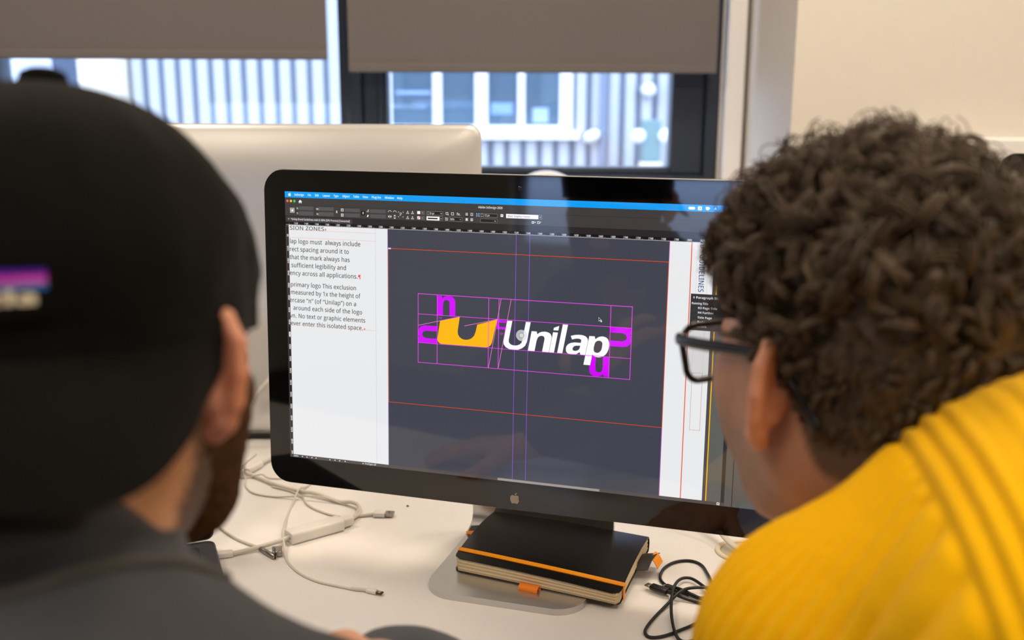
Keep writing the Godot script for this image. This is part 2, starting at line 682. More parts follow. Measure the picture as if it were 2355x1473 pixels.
	write(im, "P", Vector2(517, 84), 18, lit, false, 0.0, 0.0, true)
	for q in [[512, 68, 1, 1], [534, 68, -1, 1], [512, 89, 1, -1], [534, 89, -1, -1]]:
		line(im, Vector2(q[0], q[1]), Vector2(q[0] + 4 * q[2], q[1]), 1.4, lit); line(im, Vector2(q[0], q[1]), Vector2(q[0], q[1] + 4 * q[3]), 1.4, lit)
	for q in [[553, 69], [574, 69], [553, 90], [574, 90]]:
		fill(im, [PackedVector2Array([Vector2(q[0], q[1] - 7), Vector2(q[0] + 3, q[1] - 2), Vector2(q[0] - 3, q[1] - 2)])], lit)
		rect(im, q[0] - 0.9, q[1] - 3, q[0] + 0.9, q[1] + 6, lit); rect(im, q[0] - 5.5, q[1] + 1, q[0] - 3, q[1] + 6, lit); rect(im, q[0] + 3, q[1] + 1, q[0] + 5.5, q[1] + 6, lit)
	for r in 2:
		var y := 62.0 + 21 * r
		rect(im, 594.5, y, 607.5, y + 12, white)
		if r == 1: line(im, Vector2(596, y + 10.5), Vector2(606, y + 1.5), 2.4, Color8(225, 50, 45))
		frame(im, 612.5, y - 1, 625.5, y + 13, 1, Color8(150, 148, 146)); write(im, ">", Vector2(615.5, y + 10), 11, lit, true)
	var edge := Color8(150, 152, 150)
	var hole := Color8(34, 32, 33)
	for f in [[635, 61, 648, 76], [649, 61, 704, 76], [690, 81, 704, 97], [730, 81, 786, 97], [862, 62, 875, 76], [876, 62, 933, 76], [862, 82, 933, 97]]:
		im.fill_rect(Rect2i(f[0], f[1], f[2] - f[0], f[3] - f[1]), hole)
		frame(im, f[0], f[1], f[2], f[3], 1.0, edge)
	rect(im, 634.7, 81.5, 690, 97, white); rect(im, 640, 87, 682, 92, Color8(20, 16, 16))
	for q in [[697, 68], [697, 89], [924, 90], [1107, 68]]:
		line(im, Vector2(q[0] - 3.5, q[1] - 1.5), Vector2(q[0], q[1] + 2), 1.6, lit); line(im, Vector2(q[0], q[1] + 2), Vector2(q[0] + 3.5, q[1] - 1.5), 1.6, lit)
	for x in [641.5, 868.5]:
		line(im, Vector2(x - 3, 66), Vector2(x, 63.5), 1.4, lit); line(im, Vector2(x, 63.5), Vector2(x + 3, 66), 1.4, lit); line(im, Vector2(x - 3, 71), Vector2(x, 73.5), 1.4, lit); line(im, Vector2(x, 73.5), Vector2(x + 3, 71), 1.4, lit)
	write(im, "0 pt", Vector2(651, 73), 11, lit, true, 17); write(im, "100%", Vector2(734, 93.5), 11, lit, true, 20); write(im, ">", Vector2(776, 93), 10, lit, true); write(im, "12 px", Vector2(879.5, 72.5), 11, lit, true, 22)
	frame(im, 717, 62, 727, 72, 1.8, lit); rect(im, 725, 71, 729, 74, lit); frame(im, 740, 62.5, 751, 73.5, 1.8, lit); write(im, "fx.", Vector2(763, 73), 14, lit, true); frame(im, 715, 84, 725, 95, 1.6, lit); line(im, Vector2(717, 86), Vector2(723, 93), 1.2, lit)
	im.fill_rect(Rect2i(798, 60, 16, 16), Color8(16, 16, 16))
	for q in [[800, 62], [821, 62], [800, 83], [821, 83]]:
		for k in 4: rect(im, q[0], q[1] + k * 3, q[0] + 11, q[1] + k * 3 + 1.8, lit)
	rect(im, 824, 64, 829, 71, Color8(90, 90, 92)); rect(im, 803, 85, 808, 91, white)
	frame(im, 847, 64, 857, 73, 1.6, Color8(120, 175, 240))
	for q in [[847, 64], [857, 64], [847, 73], [857, 73]]: rect(im, q[0] - 2, q[1] - 2, q[0] + 2, q[1] + 2, Color8(130, 185, 250))
	rect(im, 946, 62, 957, 73, lit); rect(im, 950, 66, 953, 69, dark)
	rect(im, 968.6, 60, 1099.6, 76.5, white); frame(im, 1099.6, 60, 1114.4, 76, 1, Color8(170, 175, 190))
	write(im, "[Basic Graphics Frame]+", Vector2(975, 72.3), 11.5, Color8(105, 105, 125), false, 94)
	frame(im, 1074, 85, 1083, 94, 2.4, lit); rect(im, 1085, 87, 1090, 90, lit); frame(im, 1096, 84, 1105, 94, 1.8, lit); line(im, Vector2(1106, 92), Vector2(1111, 85), 2.2, lit)
	# tab and rulers
	write(im, "×", Vector2(12, 119), 13, lit, true)
	write(im, "*Unilap Brand Guidelines.indd @ 200% [GPU Preview] [Converted]", Vector2(25, 119), 12, lit, true, 272)
	for n in range(110, 842, 2):
		var x := -247.3 + 2.4065 * n
		if x < 17 or x > 1778: continue
		var tall: float = 11.0 if n % 20 == 0 else (5.0 if n % 10 == 0 else 2.6)
		rect(im, x - 0.5, 139 - tall, x + 0.5, 139, lit)
		if n % 20 == 0: write(im, str(n), Vector2(x + 2.2, 136), 10.5, white, true, 15)
	rect(im, 3, 138.2, 1778, 139.4, lit)
	# pages
	im.fill_rect(Rect2i(15, 140, 450, 1000), Color8(226, 227, 229))
	im.fill_rect(Rect2i(465, 140, 1149, 1000), page)
	im.fill_rect(Rect2i(1614, 140, 165, 1000), Color8(226, 227, 229))
	im.fill_rect(Rect2i(1779, 140, 13, 1000), Color8(78, 74, 76))
	im.fill_rect(Rect2i(1795, 140, 55, 1000), Color8(92, 92, 88))
	rect(im, 1791.6, 140, 1795.4, 1140, Color8(255, 185, 20))
	im.fill_rect(Rect2i(1850, 56, 13, 1096), Color8(46, 45, 46))
	im.fill_rect(Rect2i(1864, 101, 184, 1051), Color8(86, 86, 84))
	rect(im, 1891, 101, 1894, 1152, Color8(40, 40, 42))
	im.fill_rect(Rect2i(3, 140, 12, 1012), Color8(60, 50, 52))
	for k in 19:
		var y := 150.0 + k * 52.5
		rect(im, 4, y, 14, y + 26, Color8(38, 34, 36))
		write(im, str(300 + k * 20), Vector2(13, y + 50), 10, white, true, 22, -PI / 2)
	# left page
	var ink := Color8(58, 58, 56)
	write(im, "SION ZONES", Vector2(19, 159), 21.5, ink, false, 161)
	write(im, "#", Vector2(181, 159), 15, Color8(215, 70, 60), false, 9)
	for l in [["lap logo must  always include", 17, 216.5, 344], ["rect spacing around it to", 16, 250, 292], ["that the mark always has", 15.5, 283.5, 295], ["sufficient legibility and", 23, 317.5, 279], ["ency across all applications.", 14, 351, 331],
			["primary logo This exclusion", 17.5, 400, 323.5], ["measured by 1x the height of", 17, 433, 340.5], ["ercase “n” (of “Unilap”) on a", 11.5, 467, 322.7], ["around each side of the logo", 28, 500, 349.4], ["vn. No text or graphic elements", 11.4, 534, 363], ["ever enter this isolated space.", 14, 567, 353]]:
		write(im, l[0], Vector2(l[1], l[2]), 25.5, ink, false, l[3] - l[1])
	write(im, "¶", Vector2(331, 350), 20, Color8(215, 60, 60), true); write(im, "#", Vector2(354, 566), 13, Color8(215, 70, 60), false, 9)
	im.fill_rect(Rect2i(3, 190, 12, 380), Color8(60, 50, 52))
	for k in 8:
		write(im, str(320 + k * 20), Vector2(13, 200.0 + k * 52.5 + 50), 10, white, true, 22, -PI / 2)
	for y in [160.0, 192.0, 565.0]: rect(im, 16, y - 0.6, 410, y + 0.6, Color8(235, 165, 140))
	rect(im, 410, 140, 411.4, 1140, Color8(196, 192, 222))
	rect(im, 464, 140, 466, 1140, Color8(150, 110, 190))
	# dark page: guides
	var red := Color8(255, 70, 20)
	rect(im, 466, 217.2, 1613, 219.2, red); rect(im, 466, 862.4, 1612, 864.6, red)
	rect(im, 465, 219, 467, 863, Color8(235, 120, 60)); rect(im, 1611.6, 219, 1613.6, 863, red); rect(im, 1612.2, 140, 1614.2, 219, Color8(190, 80, 190)); rect(im, 1611.5, 863, 1613.5, 1139, Color8(190, 80, 200))
	disc(im, Vector2(470, 218.5), 3.6, Color8(210, 200, 235)); disc(im, Vector2(476, 218.5), 3.6, Color8(210, 200, 235))
	for x in [1012.0, 1067.5]: rect(im, x - 0.9, 140, x + 0.9, 1140, Color8(150, 85, 235))
	# sign construction
	var vio := Color8(205, 10, 245)
	letter(im, "n", 682, 760, 399, 480, 0.0, 480, vio)
	letter(im, "u", 1319, 1397, 602, 682, 0.0, 682, vio)
	for q in [[598, 527, 682, 600, false], [1397, 482, 1482, 557, true]]:
		var w: float = q[2] - q[0]
		var h: float = q[3] - q[1]
		var o := Vector2(q[0], q[1])
		var u := func(x, y): return o + Vector2(w * (1.0 - x if q[4] else x), h * (1.0 - y if q[4] else y))
		fill(im, [PackedVector2Array([u.call(1, 0), u.call(0.35, 0), u.call(0.18, 0.05), u.call(0.06, 0.16), u.call(0, 0.36), u.call(0.01, 0.55), u.call(0.07, 0.66), u.call(0.0, 0.7), u.call(0, 1), u.call(1, 1), u.call(1, 0.72), u.call(0.42, 0.72), u.call(0.28, 0.66), u.call(0.22, 0.52), u.call(0.26, 0.37), u.call(0.42, 0.3), u.call(1, 0.3)])], vio)
	rect(im, 938, 484, 976, 494, vio); rect(im, 936, 511, 973, 521, vio); rect(im, 936, 494, 946, 511, vio)
	var yel := PackedVector2Array([Vector2(779.4, 482.6)])
	yel.append_array(bezier([Vector2(771, 540), Vector2(766, 585), Vector2(838, 588), Vector2(847, 540), Vector2(850, 528), Vector2(853, 515), Vector2(854.9, 504.6)]))
	yel.append(Vector2(937.6, 483))
	yel.append_array(bezier([Vector2(919, 572), Vector2(915, 590), Vector2(905, 599), Vector2(889, 599.5), Vector2(830, 599.5), Vector2(760, 599.5), Vector2(704, 599.5), Vector2(690, 599.5), Vector2(681, 590), Vector2(683, 573)]))
	yel.append(Vector2(694.3, 504.6))
	fill(im, [yel], Color8(255, 178, 15))
	for s in [["n", 1067.6, 1154, 518.0, 600.0], ["l", 1188, 1209, 484.0, 600.0], ["a", 1219, 1301, 521.0, 602.0], ["p", 1302, 1388, 521.0, 639.0]]:
		letter(im, s[0], s[1], s[2], s[3], s[4], 0.176, 600.0, white)
	var sh := func(x: float, y: float) -> Vector2: return Vector2(x + (600.0 - y) * 0.176, y)
	fill(im, [PackedVector2Array([sh.call(1155, 600), sh.call(1155, 518), sh.call(1175, 518), sh.call(1175, 600)])], white)
	fill(im, [PackedVector2Array([sh.call(1155, 510), sh.call(1155, 500), sh.call(1175, 491), sh.call(1175, 510)])], white)
	var uu := PackedVector2Array([sh.call(959, 484), sh.call(959, 565)])
	uu.append_array(bezier([sh.call(959, 565), sh.call(959, 614), sh.call(1057, 614), sh.call(1057, 565)]))
	uu.append_array(PackedVector2Array([sh.call(1057, 565), sh.call(1057, 484), sh.call(1037, 484), sh.call(1037, 562)]))
	uu.append_array(bezier([sh.call(1037, 562), sh.call(1037, 590), sh.call(981, 590), sh.call(981, 562)]))
	uu.append_array(PackedVector2Array([sh.call(981, 562), sh.call(981, 484)]))
	fill(im, [uu], white)
	frame(im, 597.4, 396.3, 1482, 684.6, 2.4, mag)
	for y in [481.0, 600.5]: rect(im, 598, y - 1.1, 1481, y + 1.1, mag)
	for x in [682.0, 902.0, 944.5, 1397.5]: rect(im, x - 1.2, 397, x + 1.2, 684, mag)
	for l in [[953.5, 398, 903.7, 683], [995, 398, 945.1, 682], [598.5, 528.8, 779.4, 481.8], [798.9, 518.1, 937.6, 482.4]]:
		line(im, Vector2(l[0], l[1]), Vector2(l[2], l[3]), 2.0, Color8(255, 120, 225))
	write(im, "15°", Vector2(686.5, 496.5), 12, mag); write(im, "10°", Vector2(948, 544), 12, mag)
	disc(im, Vector2(1040.5, 540), 23, Color(0.85, 0.86, 0.86, 0.75)); disc(im, Vector2(1040.5, 540), 10.5, Color8(110, 116, 110)); disc(im, Vector2(1040.5, 540), 9, Color8(206, 212, 206))
	fill(im, [PackedVector2Array([Vector2(1350, 446), Vector2(1363, 458), Vector2(1357, 459), Vector2(1351, 463)])], white)
	fill(im, [PackedVector2Array([Vector2(1351.5, 449), Vector2(1359.5, 456.6), Vector2(1355.5, 457.4), Vector2(1352, 460)])], Color8(20, 20, 24)); disc(im, Vector2(1361, 462), 3, white)
	# right page
	rect(im, 1694.6, 140, 1697.8, 1140, Color8(225, 80, 45)); rect(im, 1716.4, 140, 1717.4, 640, Color8(230, 190, 190)); rect(im, 1757.6, 140, 1758.6, 640, Color8(230, 190, 190)); frame(im, 1718.5, 636, 1758.5, 862, 1.2, Color8(190, 140, 120))
	write(im, "ND · GUIDELINES", Vector2(1727, 126), 27, Color8(20, 45, 100), false, 200, PI / 2)
	im.fill_rect(Rect2i(1600, 127, 178, 11), Color8(24, 22, 24))
	for n in [780, 800, 820]:
		var x: float = -247.3 + 2.4065 * n
		rect(im, x - 0.5, 128, x + 0.5, 139, lit); write(im, str(n), Vector2(x + 2.2, 136), 10.5, white, true, 15)
	im.fill_rect(Rect2i(1701, 333, 77, 139), Color8(52, 50, 52))
	im.fill_rect(Rect2i(1778, 333, 83, 139), Color8(52, 50, 52))
	write(im, "◊ Paragraph Styles", Vector2(1709, 351), 12, white, true, 116); write(im, "Running Title", Vector2(1705, 373), 11.5, white, true, 62)
	for l in [["H3 Page Title", 390], ["H4 Further", 407.5], ["Title Page", 426.5], ["Body", 443], ["Labels", 460.5]]:
		write(im, l[0], Vector2(1729, l[1]), 11.5, white, true); rect(im, 1701, l[1] + 5, 1861, l[1] + 6, Color8(70, 70, 72))
	# status strip
	im.fill_rect(Rect2i(0, 1139, 1864, 13), Color8(78, 70, 68))
	write(im, "200%", Vector2(15, 1149.5), 10, lit, true, 24)
	for x in [58.0, 80.0, 104.0, 124.0, 190.0, 214.0, 236.0, 262.0, 346.0]: disc(im, Vector2(x, 1146), 2.6, lit)
	write(im, "Preflight off", Vector2(355, 1149.5), 10, lit, true, 52)
	rect(im, 949, 1141, 1375, 1151, Color8(150, 142, 138)); frame(im, 1836, 1140, 1847, 1150, 2, white); rect(im, 1841, 1140, 1842.4, 1150, white)
	return im

# ------------------------------------------------------------------ the place
func _ready() -> void:
	rng.seed = 7
	noise.seed = 3
	noise.frequency = 1.0
	# camera
	var cam := Camera3D.new()
	cam.name = "camera"
	add_child(cam)
	var lens := CameraAttributesPhysical.new()
	lens.frustum_focal_length = 2355.0 * 24.0 / 1473.0
	lens.frustum_focus_distance = 1.19
	lens.exposure_aperture = 4.6
	lens.frustum_near = 0.02
	lens.frustum_far = 200.0
	cam.attributes = lens
	cam.transform = Transform3D(Basis(Vector3(0.99999, 0.0039, -0.0008), Vector3(-0.004, 0.9775, -0.2109), Vector3(0, 0.2109, 0.9775)).orthonormalized(), Vector3(0, 1.3042, 0))
	cam.fov = rad_to_deg(2.0 * atan(1473.0 / 2.0 / 2355.0))
	cam.current = true
	# sky, exposure
	var env := Environment.new()
	env.background_mode = Environment.BG_SKY
	var sky := Sky.new()
	var skym := ProceduralSkyMaterial.new()
	skym.sky_top_color = Color(0.76, 0.83, 0.95)
	skym.sky_horizon_color = Color(0.68, 0.79, 1.0)
	skym.sky_curve = 0.2
	skym.ground_bottom_color = Color(0.45, 0.5, 0.58)
	skym.ground_horizon_color = Color(0.66, 0.78, 1.0)
	skym.sky_energy_multiplier = 1.0
	skym.energy_multiplier = SKY
	sky.sky_material = skym
	env.sky = sky
	env.tonemap_mode = Environment.TONE_MAPPER_LINEAR
	env.tonemap_exposure = 1.08
	env.sdfgi_enabled = true
	env.ssao_enabled = true
	env.ssil_enabled = true
	var we := WorldEnvironment.new()
	we.name = "world"
	we.environment = env
	add_child(we)
	# the room's ceiling panels
	for i in 6:
		ceiling_panel(LAMPS[i], ["above the left window", "above the opening window", "by the cream wall", "above the person in the cap", "above the person in yellow", "in the far right corner"][i])
	materials()
	room()
	outside()
	desk_things()
	small_things()
	people()

const SKY := 6.0
const LAMPS := [Vector3(-1.3, 2.77, -1.9), Vector3(0.5, 2.77, -1.9), Vector3(2.0, 2.77, -1.6), Vector3(-1.3, 2.77, 0.3), Vector3(0.6, 2.77, 0.3), Vector3(2.1, 2.77, 1.2)]
const LAMP_ENERGY := 1.8

func ceiling_panel(at: Vector3, place: String) -> void:
	var t := thing("ceiling_panel_light", "square warm white light panel set in the ceiling " + place, "ceiling light", at, Basis.IDENTITY, "ceiling panel lights")
	var glow := mat(Color(1, 0.95, 0.88), 0.5)
	glow.emission_enabled = true
	glow.emission = Color(1.0, 0.93, 0.84)
	glow.emission_energy_multiplier = 1.5
	part("frame", box(Vector3(-0.31, 0.0, -0.31), Vector3(0.31, 0.03, 0.31), 0.004), mat(Color(0.9, 0.9, 0.9), 0.5), t)
	part("diffuser", box(Vector3(-0.285, -0.006, -0.285), Vector3(0.285, 0.002, 0.285)), glow, t)
	var l := AreaLight3D.new()
	l.name = "lamp"
	l.area_size = Vector2(0.56, 0.56)
	l.light_color = Color(1.0, 0.922, 0.832)
	l.light_energy = LAMP_ENERGY
	l.area_range = 12.0
	l.area_attenuation = 2.0
	l.shadow_enabled = true
	t.add_child(l)
	l.position = Vector3(0, -0.012, 0)
	l.rotation.x = -PI / 2

func noisy(c: Color, c2: Color, freq: float, rough: float, bump := 0.0, scale := 1.0, seed_ := 1) -> StandardMaterial3D:
	var m := mat(Color.WHITE, rough)
	var n := FastNoiseLite.new()
	n.seed = seed_
	n.frequency = freq
	n.fractal_octaves = 4
	var tx := NoiseTexture2D.new()
	tx.width = 512
	tx.height = 512
	tx.seamless = true
	tx.noise = n
	var g := Gradient.new()
	g.set_color(0, c)
	g.set_color(1, c2)
	tx.color_ramp = g
	m.albedo_texture = tx
	if bump > 0.0:
		var h := NoiseTexture2D.new()
		h.width = 512
		h.height = 512
		h.seamless = true
		h.noise = n
		m.heightmap_enabled = true
		m.heightmap_texture = h
		m.heightmap_scale = bump
	m.uv1_triplanar = true
	m.uv1_scale = Vector3.ONE * scale
	return m

func materials() -> void:
	mats.white_paint = noisy(Color(0.862, 0.842, 0.808), Color(0.87, 0.852, 0.818), 0.02, 0.75, 0.0, 1.5, 4)
	mats.desk = noisy(Color(0.905, 0.895, 0.885), Color(0.915, 0.905, 0.895), 0.03, 0.34, 0.0, 2.0, 5)
	mats.frame = mat(Color(0.15, 0.19, 0.245), 0.42)
	mats.blind = noisy(Color(0.435, 0.415, 0.41), Color(0.47, 0.45, 0.445), 0.35, 0.95, 0.0, 6.0, 6)
	mats.alu = noisy(Color(0.83, 0.83, 0.825), Color(0.86, 0.86, 0.855), 0.4, 0.42, 0.0, 8.0, 8)
	mats.alu.metallic = 0.5
	mats.alu_foot = mat(Color(0.80, 0.80, 0.80), 0.28, 0.85)
	mats.black_gloss = mat(Color(0.012, 0.012, 0.013), 0.04)
	mats.black_gloss.metallic_specular = 0.60
	mats.white_plastic = mat(Color(0.87, 0.86, 0.84), 0.4)
	mats.cable = mat(Color(0.80, 0.78, 0.74), 0.5)
	mats.black_plastic = mat(Color(0.035, 0.035, 0.04), 0.42)
	mats.steel = mat(Color(0.62, 0.60, 0.57), 0.3, 0.9)
	mats.floor = noisy(Color(0.27, 0.27, 0.28), Color(0.36, 0.36, 0.37), 0.4, 0.95, 0.1, 3.0, 9)
	mats.trim = mat(Color(0.93, 0.925, 0.92), 0.45)
	var glass := mat(Color(0.93, 0.97, 1.0, 0.06), 0.02)
	glass.transparency = BaseMaterial3D.TRANSPARENCY_ALPHA
	mats.glass = glass

func wall_with(called: String, label: String, z0: float, z1: float, xr: Vector2, yr: Vector2, holes: Array) -> void:
	# a wall along x with rectangular openings [x0, x1, y0, y1], ordered from left to right
	var st := begin()
	var x := xr.x
	for h in holes:
		add_box(st, Vector3(x, yr.x, z0), Vector3(h[0], yr.y, z1))
		add_box(st, Vector3(h[0], yr.x, z0), Vector3(h[1], h[2], z1))
		add_box(st, Vector3(h[0], h[3], z0), Vector3(h[1], yr.y, z1))
		x = h[1]
	add_box(st, Vector3(x, yr.x, z0), Vector3(xr.y, yr.y, z1))
	struct(called, done(st), mats.white_paint, label, "wall")

func room() -> void:
	struct("floor", box(Vector3(-4.2, -0.1, -3.4), Vector3(3.2, 0.0, 3.3)), mats.floor, "grey carpet floor of the office", "floor")
	struct("ceiling", box(Vector3(-4.2, 2.8, -3.4), Vector3(3.2, 2.95, 3.3)), mats.white_paint, "white ceiling of the office", "ceiling")
	wall_with("wall_front", "white wall with two dark framed windows behind the desk", -3.36, -3.1, Vector2(-4.2, 0.683), Vector2(0, 2.8), [[-2.4, -0.487, 1.06, 2.5], [-0.4869, 0.612, 1.06, 2.5]])
	wall_with("wall_back", "white office wall behind the camera with one wide window", 3.0, 3.2, Vector2(-4.2, 3.2), Vector2(0, 2.8), [[-2.79, -0.75, 0.87, 1.26]])
	struct("wall_left", box(Vector3(-4.3, 0, -3.4), Vector3(-4.1, 2.8, 3.3)), mats.white_paint, "white office wall on the left side", "wall")
	struct("wall_right", box(Vector3(3.1, 0, -3.4), Vector3(3.3, 2.8, 3.3)), mats.white_paint, "white office wall on the right side", "wall")
	struct("wall_recess", box(Vector3(0.683, 0, -3.4), Vector3(3.2, 2.8, -2.56)), mats.white_paint, "cream wall stepping forward beside the window, behind the person in yellow", "wall")
	struct("trim_1", box(Vector3(-2.5, 1.035, -3.14), Vector3(0.683, 1.07, -2.86), 0.006), mats.trim, "white window sill board under the two windows", "window sill")
	struct("trim_2", box(Vector3(0.617, 1.07, -3.1), Vector3(0.672, 2.8, -3.04), 0.006), mats.trim, "white vertical boxing between the window and the wall corner", "trim")
	struct("trim_3", box(Vector3(0.98, 1.135, -2.56), Vector3(3.1, 1.217, -2.51), 0.006), mats.trim, "white cable trunking along the cream wall at right", "trim")
	# windows
	var w1 := setting("window_1", "wide fixed window with thin dark frame, left of the opening sash", "window")
	part("frame", box(Vector3(-0.512, 1.06, -3.2), Vector3(-0.487, 2.5, -3.1), 0.003), mats.frame, w1)
	part("frame", box(Vector3(-2.4, 1.06, -3.2), Vector3(-2.34, 2.5, -3.1), 0.003), mats.frame, w1)
	part("frame", box(Vector3(-2.34, 1.06, -3.2), Vector3(-0.512, 1.10, -3.1), 0.003), mats.frame, w1)
	part("frame", box(Vector3(-2.34, 2.44, -3.2), Vector3(-0.512, 2.5, -3.1), 0.003), mats.frame, w1)
	part("frame", box(Vector3(-1.56, 1.1, -3.19), Vector3(-1.53, 2.44, -3.11), 0.003), mats.frame, w1)
	part("pane", box(Vector3(-2.34, 1.1, -3.156), Vector3(-0.512, 2.44, -3.15)), mats.glass, w1)
	var w2 := setting("window_2", "dark framed opening window sash under the half drawn blind", "window")
	part("frame", box(Vector3(-0.4865, 1.06, -3.2), Vector3(-0.449, 2.5, -3.1), 0.003), mats.frame, w2)
	part("frame", box(Vector3(0.573, 1.06, -3.2), Vector3(0.611, 2.5, -3.1), 0.003), mats.frame, w2)
	part("frame", box(Vector3(-0.449, 1.06, -3.2), Vector3(0.573, 1.082, -3.1), 0.003), mats.frame, w2)
	part("frame", box(Vector3(-0.449, 2.46, -3.2), Vector3(0.573, 2.5, -3.1), 0.003), mats.frame, w2)
	var sash := part("sash", box(Vector3(-0.446, 1.084, -3.2), Vector3(-0.374, 2.458, -3.118), 0.004), mats.frame, w2)
	part("sash_rail", box(Vector3(-0.402, 1.11, -3.118), Vector3(-0.388, 2.44, -3.108), 0.003), mats.frame, sash)
	part("sash", box(Vector3(0.475, 1.084, -3.2), Vector3(0.57, 2.458, -3.118), 0.004), mats.frame, w2)
	part("sash", box(Vector3(-0.374, 1.084, -3.2), Vector3(0.475, 1.104, -3.118), 0.004), mats.frame, w2)
	part("sash", box(Vector3(-0.374, 2.40, -3.2), Vector3(0.475, 2.458, -3.118), 0.004), mats.frame, w2)
	part("pane", box(Vector3(-0.374, 1.104, -3.166), Vector3(0.475, 2.40, -3.16)), mats.glass, w2)
	var w3 := setting("window_3", "wide window in the wall behind the camera", "window")
	part("frame", box(Vector3(-2.79, 0.87, 3.06), Vector3(-2.76, 1.26, 3.14)), mats.frame, w3)
	part("frame", box(Vector3(-0.78, 0.87, 3.06), Vector3(-0.75, 1.26, 3.14)), mats.frame, w3)
	part("pane", box(Vector3(-2.76, 0.87, 3.098), Vector3(-0.78, 1.26, 3.103)), mats.glass, w3)
	# blinds
	for b in [[-2.36, -0.530, 1.412, "grey brown roller blind over the left window, reaching a little higher"], [-0.470, 0.583, 1.378, "grey brown roller blind over the opening window sash"]]:
		var t := thing("roller_blind", b[3], "blind", Vector3(0, 0, -3.02), Basis.IDENTITY, "roller blinds")
		part("fabric", box(Vector3(b[0], b[2] + 0.02, -0.001), Vector3(b[1], 2.58, 0.001)), mats.blind, t)
		part("bottom_bar", box(Vector3(b[0], b[2], -0.006), Vector3(b[1], b[2] + 0.026, 0.007), 0.004), mats.blind, t)
		part("roller", tube(PackedVector3Array([Vector3(b[0], 2.6, 0), Vector3(b[1], 2.6, 0)]), 0.025, 16), mats.blind, t)

